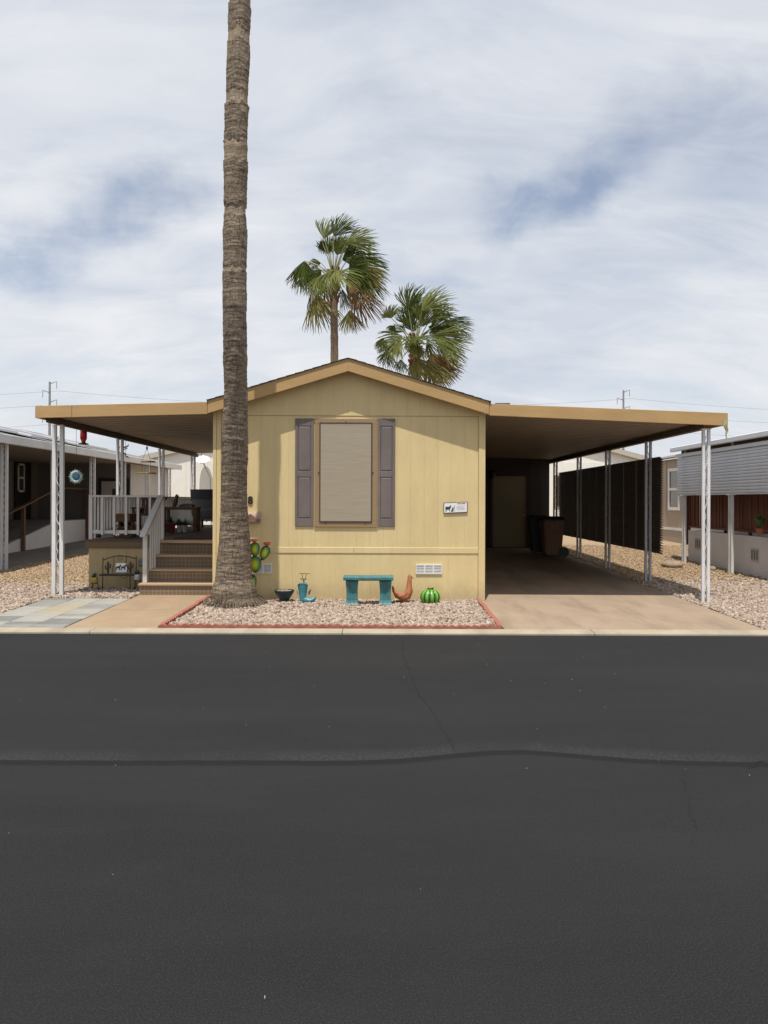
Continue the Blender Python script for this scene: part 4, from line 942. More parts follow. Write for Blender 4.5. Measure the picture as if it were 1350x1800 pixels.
# roof: low slope up from the eave
rs_ = 0.225
g = G().prism([(NX + 0.12, zr + 0.11), (NX + 0.12, zr + 0.14), (NW - 0.2, zr + 0.14 + rs_ * 3.8), (NW - 4.6, zr + 0.14), (NW - 4.6, zr + 0.11), (NW - 0.2, zr + 0.10 + rs_ * 3.4)], NY0, NY1)
rf = g.build('roof', roof_grey, nl)
G().box(NX + 0.08, NX + 0.16, NY0 - 0.02, NY1 + 0.02, zr - 0.02, zr + 0.17).build('fascia_board', white_paint, nl, bevel=0.01)
G().box(NW, NX + 0.078, NY1 - 0.06, NY1, zr, zr + 0.12).build('fascia_board', white_paint, nl)
G().box(NW - 0.3, NX + 0.075, NY0, NY1 - 0.07, zr + 0.005, zr + 0.045).build('ceiling', roof_grey, nl)
def roofz(x): return zr + 0.14 + rs_ * (NX + 0.12 - x)
for k, (ya, yb) in enumerate(((13.0, 15.2), (15.35, 17.5), (18.2, 20.2), (21.4, 23.2))):
    xa, xb = NX - 0.35, NX - 2.3
    v = []
    for x, y in ((xa, ya), (xa, yb), (xb, yb), (xb, ya)):
        v.append((x, y, roofz(x) + 0.06))
    for x, y in ((xa, ya), (xa, yb), (xb, yb), (xb, ya)):
        v.append((x, y, roofz(x) + 0.10))
    pn = G().add(v, [(3, 2, 1, 0), (4, 5, 6, 7), (0, 1, 5, 4), (1, 2, 6, 5), (2, 3, 7, 6), (3, 0, 4, 7)]).build('solar_panel', solar_m, rf)
    q = G()
    for (x0_, y0_), (x1_, y1_) in (((xa, ya), (xa, yb)), ((xa, yb), (xb, yb)), ((xb, yb), (xb, ya)), ((xb, ya), (xa, ya))):
        q.bar((x0_, y0_, roofz(x0_) + 0.09), (x1_, y1_, roofz(x1_) + 0.09), 0.035, 0.045)
    # frame is joined with its panel
    q.build('panel_frame', alum, rf)
for y in (16.2, 18.65, 21.1, 23.6, 26.0, 28.6): scroll_post(nl, NX + 0.0, y, zr - 0.02, gz(y), along='x', gap=0.10)
# doors
def ndoor(ya, yb, z0, z1, panel, frame, glass=None):
    f = G(); f.box(NW + 0.01, NW + 0.06, ya - 0.08, ya, z0, z1 + 0.08); f.box(NW + 0.01, NW + 0.06, yb, yb + 0.08, z0, z1 + 0.08); f.box(NW + 0.01, NW + 0.061, ya - 0.08, yb + 0.08, z1, z1 + 0.081)
    d = G().box(NW + 0.005, NW + 0.04, ya, yb, z0, z1).build('door', panel, nl); f.build('door_frame', frame, d)
    if glass:
        w_ = G(); y0, y1, a, b = glass
        w_.box(NW + 0.04, NW + 0.06, y0, y1, a, a + 0.06); w_.box(NW + 0.04, NW + 0.06, y0, y1, b - 0.06, b); w_.box(NW + 0.04, NW + 0.06, y0, y0 + 0.07, a, b); w_.box(NW + 0.04, NW + 0.06, y1 - 0.07, y1, a, b); w_.box(NW + 0.041, NW + 0.061, y0 + 0.07, y1 - 0.07, (a + b) / 2 - 0.03, (a + b) / 2 + 0.03)
        w_.build('window_frame', white_paint, d); G().box(NW + 0.041, NW + 0.05, y0 + 0.06, y1 - 0.06, a + 0.05, b - 0.05).build('pane', glass_m, d)
ndoor(23.95, 24.85, 0.98, 3.0, black_m, black_m, (24.05, 24.5, 1.85, 2.75))
wall_lit_m = mat('wall_grey_lit', (0.52, 0.51, 0.50), 0.85, 0.05, 3, 0.2, 30, stretch=(4, 4, 0.3))  # lighter copy of the grey, painting in the light on the room's side
G().box(NW, -8.42, 25.5, NY1 - 0.03, 0.2, 2.85).build('room_wall', wall_grey_shaded, nl)
for i in range(14): ya = 25.5 + i * 0.303; G().box(-8.419, -8.40, ya, ya + 0.297, 0.3, 2.84).build('siding_board', wall_lit_m, nl)
a_, b_ = P(178, 880, 25.45).x, P(222, 880, 25.45).x; zt3 = P(200, 846, 25.45).z
dd = G().box(a_, b_, 25.46, 25.499, gz(25) + 0.1, zt3).build('door', mat('door_pale', (0.42, 0.40, 0.37), 0.6, 0.05), nl); G().box(a_ - 0.1, a_ - 0.001, 25.45, 25.499, gz(25), zt3 + 0.1).build('door_frame', black_m, dd); G().box(b_ + 0.001, b_ + 0.1, 25.45, 25.499, gz(25), zt3 + 0.1).build('door_frame', black_m, dd); G().box(a_, b_, 25.45, 25.499, zt3 + 0.001, zt3 + 0.1).build('door_frame', black_m, dd)
G().box((a_ + b_) / 2 - 0.05, b_ - 0.12, 25.45, 25.4595, gz(25) + 0.9, zt3 - 0.25).build('pane', glass_m, dd)
# ramp
rpx = -9.85
rm = thing('access_ramp', (rpx, 20, gz(20)), 'white walled access ramp with brown handrail under the left carport', 'ramp')
G().prismx([(19.2, gz(19.2)), (25.6, gz(25)), (25.6, 0.96), (23.2, 0.96), (19.2, gz(19.2) + 0.1)], rpx - 0.03, rpx).build('side_wall', stucco_w, rm)
G().prismx([(19.2, gz(19.2)), (25.6, gz(25)), (25.6, 0.985), (23.2, 0.985), (19.2, gz(19.2) + 0.12)], NW + 0.07, rpx - 0.035).build('ramp_floor', conc_grey, rm)
rt = []
for y, zb_, zt_ in ((19.6, 0.2, 1.15), (20.9, 0.2, 1.42), (23.05, 0.25, 1.95), (25.4, 0.25, 1.95)):
    G().box(rpx + 0.005, rpx + 0.095, y - 0.045, y + 0.045, zb_, zt_).build('handrail_post', wood_brown, rm); rt.append((rpx + 0.05, y, zt_ + 0.02))
for a, b in zip(rt[:-1], rt[1:]): G().bar(a, b, 0.11, 0.04).build('handrail', wood_brown, rm)
ch = thing('patio_chair', (-9.6, 26.6, gz(26.6)), 'black patio chair standing in the shade of the left carport', 'chair')
g = G(); c = Vector((-9.6, 26.6, gz(26.6)))
G().box(c.x - 0.28, c.x + 0.28, c.y - 0.25, c.y + 0.25, c.z + 0.40, c.z + 0.46).build('seat', black_m, ch, bevel=0.02)
g = G(); g.prism([(c.x - 0.28, c.z + 0.46), (c.x + 0.28, c.z + 0.46), (c.x + 0.28, c.z + 0.85), (c.x + 0.2, c.z + 0.97), (c.x, c.z + 1.02), (c.x - 0.2, c.z + 0.97), (c.x - 0.28, c.z + 0.85)], c.y + 0.22, c.y + 0.27); g.build('backrest', black_m, ch)
for sx_ in (-1, 1):
    for sy_ in (-1, 1): G().box(c.x + sx_ * 0.26 - 0.02, c.x + sx_ * 0.26 + 0.02, c.y + sy_ * 0.23 - 0.02, c.y + sy_ * 0.23 + 0.02, c.z, c.z + 0.41).build('leg', black_m, ch)

# ------------------------------------------------------------------ neighbour at right
nr = thing('manufactured_house', (9.7, 20, gz(20)), 'taupe house with a white slatted porch shade at the right edge', 'house')
RX, RW = 7.2, 9.7; RY0, RY1 = 11.9, 30.0
G().box(RW, RW + 5, RY0, RY1, 0.05, 3.05).build('wall', tan_wall, nr)
y = 19.2; bmh = G().box(-0.018, -0.001, 0.0, 0.196, 0.75, 3.04).mesh('siding_board', tan_wall); bml = G().box(-0.018, -0.001, 0.0, 0.196, 0.1, 0.66).mesh('siding_board', tan_wall)
while y < RY1 - 0.3:
    if not (25.0 < y + 0.1 < 26.35): place('siding_board', bmh, nr, (RW, y, 0))
    place('siding_board', bml, nr, (RW, y, 0)); y += 0.2
G().box(RW - 0.035, RW - 0.002, 19.2, RY1, 0.665, 0.745).build('band_board', white_paint, nr)
ya, yb = 25.15, 26.15; za, zb2 = P(1186, 897, 25.7).z, P(1186, 823, 25.7).z
g = G(); xx = RW - 0.05
for a, b, c_, d_ in ((ya, yb, za, za + 0.1), (ya, yb, zb2 - 0.1, zb2), (ya, ya + 0.11, za + 0.1, zb2 - 0.1), (yb - 0.11, yb, za + 0.1, zb2 - 0.1), (ya + 0.11, yb - 0.11, (za + zb2) / 2 - 0.04, (za + zb2) / 2 + 0.04)): g.box(xx, RW - 0.001, a, b, c_, d_)
wd_ = g.build('window', white_paint, nr); G().box(xx + 0.03, RW - 0.002, ya + 0.1, yb - 0.1, za + 0.09, zb2 - 0.09).build('pane', glass_m, wd_)
g = G().prism([(RX - 0.05, 2.90), (RX - 0.05, 2.93), (RW + 2.5, 3.62), (RW + 5.2, 3.2), (RW + 5.2, 3.1), (RW + 2.5, 3.5)], RY0, 19.0); rf2 = g.build('roof', alum, nr)
G().prism([(RW - 0.15, 3.05), (RW - 0.15, 3.1), (RW + 2.5, 3.62), (RW + 5.2, 3.1), (RW + 2.5, 3.5)], 19.01, RY1 + 0.2).build('roof', roof_grey, nr)
G().box(RX - 0.13, RX - 0.055, RY0 - 0.05, 19.05, 2.84, 2.95).build('gutter', alum, nr, bevel=0.015)
# hanging slatted shade
zt0, zb0 = 2.77, 1.79; ns = 14; sp_ = (zt0 - zb0 - 0.09) / ns
shd = G().box(RX - 0.05, RX + 0.02, RY0, 18.87, zt0 - 0.075, zt0).build('porch_shade', white_paint, nr)
sm_ = G(); LY = 18.85 - RY0
pr = [(-0.004, 0.0), (-0.020, 0.008), (-0.022, sp_ * 0.62), (-0.004, sp_ * 0.95), (0.006, sp_ * 0.95), (0.006, 0.0)]
vs = [(x, 0, z) for x, z in pr] + [(x, LY, z) for x, z in pr]; k = len(pr)
sm_.add(vs, [tuple(range(k)), tuple(range(2 * k - 1, k - 1, -1))] + [(i, i + k, (i + 1) % k + k, (i + 1) % k) for i in range(k)])
smesh = sm_.mesh('slat', alum)
for i in range(ns): place('slat', smesh, shd, (RX, RY0, zb0 + 0.01 + sp_ * i))
G().box(RX + 0.1, RX + 0.16, RY0, 18.9, 2.70, 2.92).build('header_beam', roof_grey, nr)
G().box(RX - 0.02, RX + 0.02, RY0, 18.87, zb0 - 0.02, zb0 + 0.008).build('bottom_rail', white_paint, shd)
for y in (18.5, 16.0, 13.4): scroll_post(nr, RX + 0.02, y, zb0 - 0.02, gz(y), along='y', gap=0.11)
for y in (18.5, 16.0, 13.4): G().box(RX + 0.03, RX + 0.07, y - 0.03, y + 0.03, 1.8, 2.9).build('upper_post', white_paint, nr)
# porch
np_ = thing('stucco_porch', (8.4, 15.5, gz(15.5)), 'raised porch with grey white stucco side and red slat screen at right', 'porch')
G().box(7.5, RW - 0.03, RY0, 18.95, gz(18.9) - 0.1, 0.92).build('base_wall', stucco_w, np_)
def svent(yc, zc, w_=0.32, h_=0.27):
    g = G(); g.box(7.485, 7.499, yc - w_ / 2, yc + w_ / 2, zc - h_ / 2, zc + h_ / 2); o = g.build('vent', mat('vent_stucco', (0.50, 0.49, 0.48), 0.8, 0.05), np_)
    for i in range(3): y = yc - w_ / 3 + w_ / 3 * i; G().box(7.481, 7.4845, y - 0.03, y + 0.03, zc - h_ / 2 + 0.04, zc + h_ / 2 - 0.04).build('slot', roof_grey, o)
svent(FPX * 7.5 / (1328 - 675), 0.55); svent(FPX * 7.5 / (1228 - 675), 0.62)
G().box(7.54, 7.64, RY0, 19.2, 0.985, 1.035).build('bottom_rail', redwood, np_)
G().box(7.54, 7.62, RY0, 19.2, 1.86, 1.92).build('top_rail', redwood, np_)
G().box(7.5, 7.62, 19.1, 19.25, 0.55, 1.9).build('end_post', redwood, np_)
y = RY0 + 0.05; rg = random.Random(8)
smr = [G().box(-0.02, 0.02, -0.055 * k, 0.055 * k, 0, 0.83).mesh('slat', redwood, bevel=0.004) for k in (0.8, 0.95, 1.05)]
while y < 19.1: o = place('slat', rg.choice(smr), np_, (7.585 + rg.uniform(-0.015, 0.015), y, 1.036)); o.rotation_euler = (rg.uniform(-0.02, 0.02), 0, rg.uniform(-0.15, 0.15)); y += rg.uniform(0.125, 0.15)
y = 12.5
while y < 19: G().box(7.57, 7.63, y - 0.03, y + 0.03, 0.921, 0.984).build('rail_foot', redwood, np_); y += 1.15
def leaf_plant(name, c, h, n, m, label, cat, lw=0.05, seed=0):
    rg = random.Random(seed); r = thing(name, c, label, cat); g = G()
    for k in range(n):
        a = rg.uniform(0, 6.283); t = rg.uniform(0.25, 0.9); L = h * rg.uniform(0.5, 1.0); dx, dy = math.cos(a), math.sin(a)
        p0 = c; p1 = c + Vector((dx * L * 0.3 * t, dy * L * 0.3 * t, L * 0.6)); p2 = c + Vector((dx * L * 0.8 * t, dy * L * 0.8 * t, L * (1 - 0.35 * t)))
        s = Vector((-dy, dx, 0)) * lw * rg.uniform(0.6, 1.1)
        g.add([p0 - s * 0.15, p0 + s * 0.15, p1 - s * 0.5, p1 + s * 0.5, p1.lerp(p2, 0.6) - s * 0.45, p1.lerp(p2, 0.6) + s * 0.45, p2], [(0, 1, 3, 2), (2, 3, 5, 4), (4, 5, 6)])
    g.build('leaves', m, r); return r
pc = P(1338, 932, 15.2); pc = Vector((7.46, 15.15, 1.0))
pl = leaf_plant('potted_plant', Vector((7.36, FPX * 7.36 / (1336 - 675), 1.10)), 0.34, 26, green_leaf, 'green leafy plant hung on the red slat screen at right', 'plant', 0.07, 3)
y_ = FPX * 7.36 / (1336 - 675)
g = G(); g.lathe([(0.05, -0.12), (0.085, 0.0), (0.08, 0.0), (0.06, -0.02)], (7.36, y_, 1.10), 12); g.bar((7.40, y_, 1.06), (7.57, y_, 1.06), 0.02, 0.02); g.build('pot', terra_m, pl, smooth=True)

# ------------------------------------------------------------------ houses behind
def back_house(x0, x1, y0, y1, eave, ridge, label, wallm, roofm):
    r = thing('manufactured_house', ((x0 + x1) / 2, y0, gz(y0)), label, 'house'); xm = (x0 + x1) / 2; ov_ = 0.35
    G().prism([(x0, 0.1), (x1, 0.1), (x1, eave), (xm, ridge), (x0, eave)], y0, y1).build('wall', wallm, r)
    s = (ridge - eave) / (xm - x0)
    def rz(x): return ridge + 0.10 - s * abs(x - xm)
    g = G()
    g.prism([(x0 - ov_, rz(x0 - ov_) - 0.12), (xm, rz(xm) - 0.12), (xm, rz(xm)), (x0 - ov_, rz(x0 - ov_))], y0 - 0.14, y1 + 0.3); g.prism([(xm + 0.001, rz(xm) - 0.12), (x1 + ov_, rz(x1 + ov_) - 0.12), (x1 + ov_, rz(x1 + ov_)), (xm + 0.001, rz(xm))], y0 - 0.14, y1 + 0.3)
    g.build('roof', roofm, r)
    for a, b in ((x0 - ov_, xm), (xm, x1 + ov_)):
        G().prism([(a, rz(a) - 0.22), (b, rz(b) - 0.22), (b, rz(b) - 0.02), (a, rz(a) - 0.02)], y0 - 0.19, y0 - 0.141).build('fascia_board', mat('fascia_pale', (0.48, 0.44, 0.36), 0.7, 0.05), r)
    n = int((x1 - x0) / 1.22)
    for i in range(n):
        a = x0 + (x1 - x0) * i / n; b = x0 + (x1 - x0) * (i + 1) / n - 0.008; G().box(a, b, y0 - 0.02, y0 - 0.001, 0.15, eave - 0.02).build('siding_panel', wallm, r)
    return r
bl = back_house(-11.2, -2.6, 34.0, 46.0, 3.35, 4.35, 'cream house with pale roof edge seen beyond the porch', wall_white, roof_grey)
br = back_house(3.6, 11.9, 33.5, 46.0, 3.35, 4.45, 'white house seen above the dark louvred screen', wall_white, roof_grey)
g = G(); wx0, wx1 = P(976, 850, 33.4).x, P(979.5, 850, 33.4).x
w_ = G().box(wx0, wx0 + 0.9, 33.44, 33.479, 1.35, 2.75).build('window', trim_m, br); G().box(wx0 + 0.08, wx0 + 0.82, 33.43, 33.4395, 1.43, 2.67).build('pane', glass_m, w_)
wx = P(309, 850, 33.9).x

# satellite dish in front of the cream house
dp = P(356, 809, 33.55)
sdh = thing('satellite_dish', (dp.x, 33.6, gz(33)), 'white satellite dish mounted in front of the cream wall', 'satellite dish')
g = G(); R = Euler((math.radians(-63) + math.pi / 2 * 0, 0, 0)).to_matrix(); n = 24; vs = []; fs = []
nrm = Vector((0.05, -0.50, 0.86)).normalized(); a_ = Vector((1, 0, 0)); a_ = (a_ - nrm * a_.dot(nrm)).normalized(); b_ = nrm.cross(a_)
for i in range(6):
    rr = 0.33 * i / 5
    for k in range(n): th = 2 * math.pi * k / n; vs.append(dp + a_ * (rr * math.cos(th)) + b_ * (rr * math.sin(th) * 1.05) + nrm * (0.10 * (i / 5) ** 2 - 0.05))
for i in range(5):
    for k in range(n): fs.append((i * n + k, i * n + (k + 1) % n, (i + 1) * n + (k + 1) % n, (i + 1) * n + k))
m0 = len(vs); vs += [v - nrm * 0.015 for v in vs]; fs += [tuple(i + m0 for i in reversed(f)) for f in fs]; fs += [(5 * n + k, 5 * n + (k + 1) % n, m0 + 5 * n + (k + 1) % n, m0 + 5 * n + k) for k in range(n)]
g.add(vs, fs).build('reflector', alum, sdh, smooth=True)
g = G(); g.tube(dp - b_ * 0.34, dp + nrm * 0.38 - b_ * 0.1, 0.015, 6); g.obox(dp + nrm * 0.40 - b_ * 0.09, (0.06, 0.06, 0.12), (0.5, 0, 0)); g.build('receiver_arm', steel_m, sdh)
g = G(); g.path([dp - nrm * 0.06, dp + Vector((0.1, 0.12, -0.3)), dp + Vector((0.3, 0.2, -0.75)), Vector((dp.x + 0.35, 33.75, gz(33)))], 0.03, 8); g.build('mast', steel_m, sdh)

# ------------------------------------------------------------------ pylons and lines far away
def pylon(px, ptop, Y, label):
    t = P(px, ptop, Y); r = thing('power_pylon', (t.x, Y, 0), label, 'pylon', 'power pylons')
    G().path([(t.x, Y, 0), (t.x, Y, t.z)], [0.50, 0.26], 10).build('pole', pylon_m, r)
    for i, (dz, s) in enumerate(((0.2, 1), (2.6, -1), (5.2, 1), (9.5, -1))):
        z = t.z - dz; a = Vector((t.x, Y, z - 0.4)); b = Vector((t.x + s * 1.9, Y, z + 0.3)); G().path([a, b], [0.15, 0.07], 6).build('crossarm', pylon_m, r)
        G().path([b, b - Vector((0, 0, 2.0))], 0.09, 6).build('insulator', pylon_m, r)
    return r, t
p1, t1 = pylon(87.5, 671, 210.0, 'distant steel power pylon above the porch roof at left')
p2, t2 = pylon(1096, 686, 235.0, 'distant steel power pylon above the carport roof at right')
for k, (dz, lab) in enumerate(((2.5, 'uppermost thin power line crossing the sky behind the roofs'), (6.5, 'middle thin power line crossing the sky behind the roofs'), (11.5, 'lowest thin power line crossing the sky behind the roofs'))):
    a = t1 + Vector((2.4 * (1 if k != 1 else -1), 0, -dz)); b = t2 + Vector((2.4 * (1 if k != 1 else -1), 0, -dz)); dv = b - a; pts = []
    for i in range(-14, 31):
        t = i / 16; f = t - math.floor(t); pts.append(a + dv * t - Vector((0, 0, 4.0 * 4 * f * (1 - f) * 0.9)))
    tag(G().path(pts, 0.035, 4).build('power_line', pylon_m), lab, 'power line', 'power lines')

# ------------------------------------------------------------------ front-bed ornaments
bz = lambda y: gz(y) + 0.02
# bench
bx0, bx1, by = P(604, 1040, 11.42).x, P(691.5, 1040, 11.42).x, 11.42; bcx = (bx0 + bx1) / 2
bn = thing('garden_bench', (bcx, by, bz(by)), 'turquoise painted concrete garden bench on the gravel bed', 'bench')
zt_ = P(648, 1012, by).z; g = G(); n = 14; vs = []
for i in range(n + 1):
    t = i / n; x = bx0 + (bx1 - bx0) * t; yo = -0.045 * math.sin(math.pi * t) + 0.02
    for dy, z in ((-0.13, zt_ - 0.060), (-0.15, zt_ - 0.05), (-0.15, zt_ - 0.012), (-0.14, zt_), (0.13, zt_), (0.14, zt_ - 0.012), (0.14, zt_ - 0.068)): vs.append((x, by + dy + yo, z))
k = 7; fs = [tuple(range(k - 1, -1, -1)), tuple(n * k + j for j in range(k))] + [(i * k + j, i * k + (j + 1) % k, (i + 1) * k + (j + 1) % k, (i + 1) * k + j) for i in range(n) for j in range(k)]
g.add(vs, [tuple(reversed(f)) for f in fs]).build('seat', turq_m, bn, bevel=0.006)
for cx_ in (P(619, 1040, by).x, P(677.5, 1040, by).x):
    z0 = bz(by) - 0.03; H_ = zt_ - 0.068 - z0; g = G(); sec = [(0, 0.128, 0.145), (0.05, 0.128, 0.145), (0.075, 0.112, 0.125), (0.11, 0.102, 0.11), (0.22, 0.100, 0.10), (0.30, 0.104, 0.11), (H_ - 0.04, 0.112, 0.125), (H_ - 0.001, 0.116, 0.13)]; vs = []
    for z, wx_, wy_ in sec:
        wx_ *= 0.80; wy_ *= 0.9
        for sx_, sy_ in ((-1, -1), (-0.45, -1.0), (-0.3, -0.86), (0.3, -0.86), (0.45, -1.0), (1, -1), (1, 1), (-1, 1)): vs.append((cx_ + sx_ * wx_, by + sy_ * wy_, z0 + z))
    k = 8; m_ = len(sec); fs = [tuple(range(k - 1, -1, -1)), tuple((m_ - 1) * k + j for j in range(k))] + [(i * k + j, i * k + (j + 1) % k, (i + 1) * k + (j + 1) % k, (i + 1) * k + j) for i in range(m_ - 1) for j in range(k)]
    g.add(vs, fs).build('leg', turq_m, bn, bevel=0.008, seg=2)
# hen
hy = 11.62; q = lambda x, y, dy=0.0: P(580 + x / 4.355, 860 + y / 4.355, hy + dy)
hn = thing('hen_statue', q(560, 868), 'terracotta hen statue with long upright neck beside the bench', 'statue')
g = G(); g.path([q(478, 742), q(490, 775), q(515, 808), q(555, 826), q(590, 815), q(606, 780), q(607, 740), q(609, 700), q(612, 672), q(615, 660)], [0.012, 0.028, 0.05, 0.062, 0.068, 0.058, 0.042, 0.034, 0.033, 0.012], 16, ry=[0.012, 0.06, 0.10, 0.115, 0.11, 0.085, 0.05, 0.038, 0.034, 0.012])
g.build('body', terra_m, hn, smooth=True)
g = G(); g.path([q(620, 674), q(645, 681)], [0.016, 0.003], 8); g.build('beak', terra_m, hn, smooth=True)
g = G(); g.path([q(600, 660), q(610, 654), q(620, 664)], [0.006, 0.014, 0.005], 6, ry=0.006); g.build('comb', terra_m, hn, smooth=True)
G().ell(q(612, 672), (0.036, 0.034, 0.034), 12, 8).build('head', terra_m, hn, smooth=True)
for s in (-1, 1):
    for i in range(3):
        a = 10 * i; pts = [q(505 + a, 790 + a * 0.4, s * 0.085), q(530 + a * 0.6, 822 - a * 0.3, s * 0.118), q(570, 828 - a, s * 0.118), q(592, 800 - a * 0.7, s * 0.10)]; G().path(pts, [0.004, 0.008, 0.008, 0.004], 6).build('wing_ridge', terra_m, hn, smooth=True)
b = q(562, 868); G().lathe([(0.075, -0.02), (0.078, 0.012), (0.055, 0.03), (0.06, 0.06)], (b.x, hy, b.z), 18).build('foot_ring', terra_m, hn, smooth=True)
# green barrel cactus
cy_ = 11.58; c = P(756.5, 1062, cy_); rbar = 0.152
bc = thing('barrel_cactus', c, 'glossy green ribbed barrel cactus ornament below the white vent', 'ornament')
NR = 11; prof = []; 
for i in range(15): ph = -math.pi / 2 + math.pi * i / 14; prof.append((max(0.012, rbar * math.cos(ph) ** 0.75 if math.cos(ph) > 1e-6 else 0.012), 0.112 + 0.115 * math.sin(ph)))
nA = NR * 8; g = G(); g.lathe(prof, c, nA, rib=lambda th, z: 0.90 + 0.12 * abs(math.sin(th * NR / 2)) ** 0.6)
o = g.build('body', barrel_m, bc, smooth=False)
vals = [abs(math.sin((2 * math.pi * (i % nA) / nA) * NR / 2)) ** 0.9 for i in range(len(o.data.vertices))]
at = o.data.attributes.new('rib', 'FLOAT', 'POINT'); at.data.foreach_set('value', vals); o.data.polygons.foreach_set('use_smooth', [True] * len(o.data.polygons))
g = G(); rg = random.Random(2)
for k in range(12): a = rg.uniform(0, 6.28); g.path([c + Vector((0, 0, 0.215)), c + Vector((math.cos(a) * 0.05, math.sin(a) * 0.05, 0.235 + rg.uniform(0, 0.02)))], [0.012, 0.004], 5)
g.build('stem_tuft', wood_dark, bc)
# bowl
cy_ = 11.66; c = P(500, 1053, cy_)
bo = thing('bowl_planter', c, 'dark teal glazed bowl planter against the house wall', 'planter')
G().lathe([(0.07, -0.015), (0.075, 0.0), (0.115, 0.055), (0.145, 0.105), (0.155, 0.128), (0.152, 0.137), (0.14, 0.134), (0.132, 0.11)], c, 28).build('bowl', bowl_m, bo, smooth=True)
g = G(); rg = random.Random(4); g.lathe([(0.132, 0.108), (0.09, 0.118), (0.01, 0.122)], c, 20)
for k in range(34): a = rg.uniform(0, 6.28); R_ = 0.115 * math.sqrt(rg.random()); g.ell(c + Vector((R_ * math.cos(a), R_ * math.sin(a), 0.124)), (rg.uniform(0.012, 0.024),) * 2 + (0.014,), 6, 4)
g.build('pebble_fill', rock_m, bo)
# boot
hy2 = 11.60; q = lambda x, y, dy=0.0: P(350 + x / 5.0, 860 + y / 5.0, hy2 + dy)
bt = thing('boot_planter', q(930, 1005), 'turquoise cowboy boot planter with wire butterflies on the gravel', 'planter')
g = G(); g.path([q(912, 835), q(912, 870), q(914, 910), q(912, 945), q(915, 970)], [0.083, 0.072, 0.060, 0.052, 0.056], 18, ry=[0.062, 0.056, 0.05, 0.047, 0.05]); g.build('shaft', boot_m, bt, smooth=True)
g = G(); g.path([q(882, 968), q(905, 968), q(940, 975), q(975, 980), q(1005, 966), q(1022, 944)], [0.03, 0.056, 0.052, 0.040, 0.034, 0.012], 16, ry=[0.03, 0.05, 0.052, 0.052, 0.045, 0.015]); g.build('foot', boot_m, bt, smooth=True)
g = G(); g.path([q(896, 978), q(898, 1008)], [0.045, 0.038], 14, ry=[0.042, 0.036]); g.build('heel', boot_m, bt, smooth=True)
g = G(); g.path([q(882, 1000), q(940, 998), q(985, 1002), q(1020, 965)], [0.008, 0.010, 0.010, 0.006], 8, ry=[0.04, 0.05, 0.055, 0.02]); g.build('sole', turq_m, bt, smooth=True)
g = G(); g.path([q(868, 838), q(885, 826), q(912, 823), q(940, 828), q(958, 842)], 0.008, 8, ry=0.06); g.build('rim', boot_m, bt, smooth=True)
for s_, pts in ((1, [(960, 900), (985, 872), (978, 915), (962, 935)]), (-1, [(868, 905), (856, 882), (866, 920), (874, 935)])):
    g = G(); g.prism([(q(*p).x, q(*p).z) for p in pts], hy2 - 0.006, hy2 + 0.006); g.build('wing', mat('wing_dark', (0.05, 0.08, 0.08), 0.4, 0.2), bt)
g = G()
for x, y, x2, y2 in ((920, 830, 905, 742), (922, 830, 945, 742), (918, 830, 920, 788)): g.tube(q(x, y), q(x2, y2), 0.004, 5)
stk = g.build('wire_stem', iron_m, bt)
for x, y, s in ((905, 740, 1), (952, 740, 0.9), (918, 788, 1.2)):
    g = G()
    for sd_ in (-1, 1): c0 = q(x, y); g.add([c0, c0 + Vector((sd_ * 0.035 * s, -0.01, 0.008 * s)), c0 + Vector((sd_ * 0.04 * s, 0.01, -0.005)), c0 + Vector((0.0, 0.012, -0.004)), c0 + Vector((0, 0.004, -0.008)), c0 + Vector((sd_ * 0.037 * s, 0, -0.008))], [(0, 1, 2, 3), (4, 5, 1, 0), (3, 2, 5, 4), (1, 5, 2)])
    g.build('butterfly', wood_brown if s > 1 else cloth_old, bt)
# painted metal prickly pear
py_ = 11.62; q = lambda x, y, dy=0.0: P(350 + x / 5.0, 860 + y / 5.0, py_ + dy)
pp = thing('prickly_pear_ornament', q(470, 960), 'painted metal prickly pear cactus with red flowers beside the palm trunk', 'ornament')
for i, (x, y, wx_, h_, rot, dy) in enumerate(((490, 662, 0.098, 0.13, 0.06, 0), (490, 530, 0.074, 0.115, 0.02, -0.02), (577, 560, 0.072, 0.115, -0.38, 0.01), (474, 818, 0.055, 0.12, 0.0, 0.01), (425, 720, 0.06, 0.10, 0.5, 0.03), (405, 600, 0.06, 0.10, 0.2, 0.05))):
    c0 = q(x, y, dy); o = G().ell(c0, (wx_, 0.03, h_), 20, 12, egg=0.22).build('pad', pad_m, pp, origin=c0); o.data.polygons.foreach_set('use_smooth', [True] * len(o.data.polygons)); o.rotation_euler = (0, -rot, 0)
def bloom(x, y, m, s, dy=0.0):
    c0 = q(x, y, dy); g = G()
    for k in range(9):
        a = k / 9 * 6.283; v = Vector((math.cos(a) * 0.9, math.sin(a) * 0.9 - 0.3, 0.42)).normalized(); g.ell(c0 + v * s * 0.55, (s * 0.30, s * 0.30, s * 0.42), 8, 5, rot=v.to_track_quat('Z', 'Y').to_euler())
    g.ell(c0, (s * 0.4, s * 0.4, s * 0.4), 8, 5); g.build('flower', m, pp, smooth=True)
bloom(486, 458, pink_paint, 0.072, -0.02); bloom(598, 487, red_paint, 0.066); bloom(460, 728, orange_paint, 0.04, -0.05); bloom(432, 470, red_paint, 0.05, 0.06); bloom(447, 700, red_paint, 0.03, -0.03)
g = G(); g.tube(q(470, 870), q(468, 975), 0.012, 8); g.tube(q(480, 760), q(472, 800), 0.018, 8); g.tube(q(487, 590), q(487, 610), 0.014, 8); g.tube(q(555, 608), q(530, 640), 0.012, 8); g.build('stem', iron_m, pp)
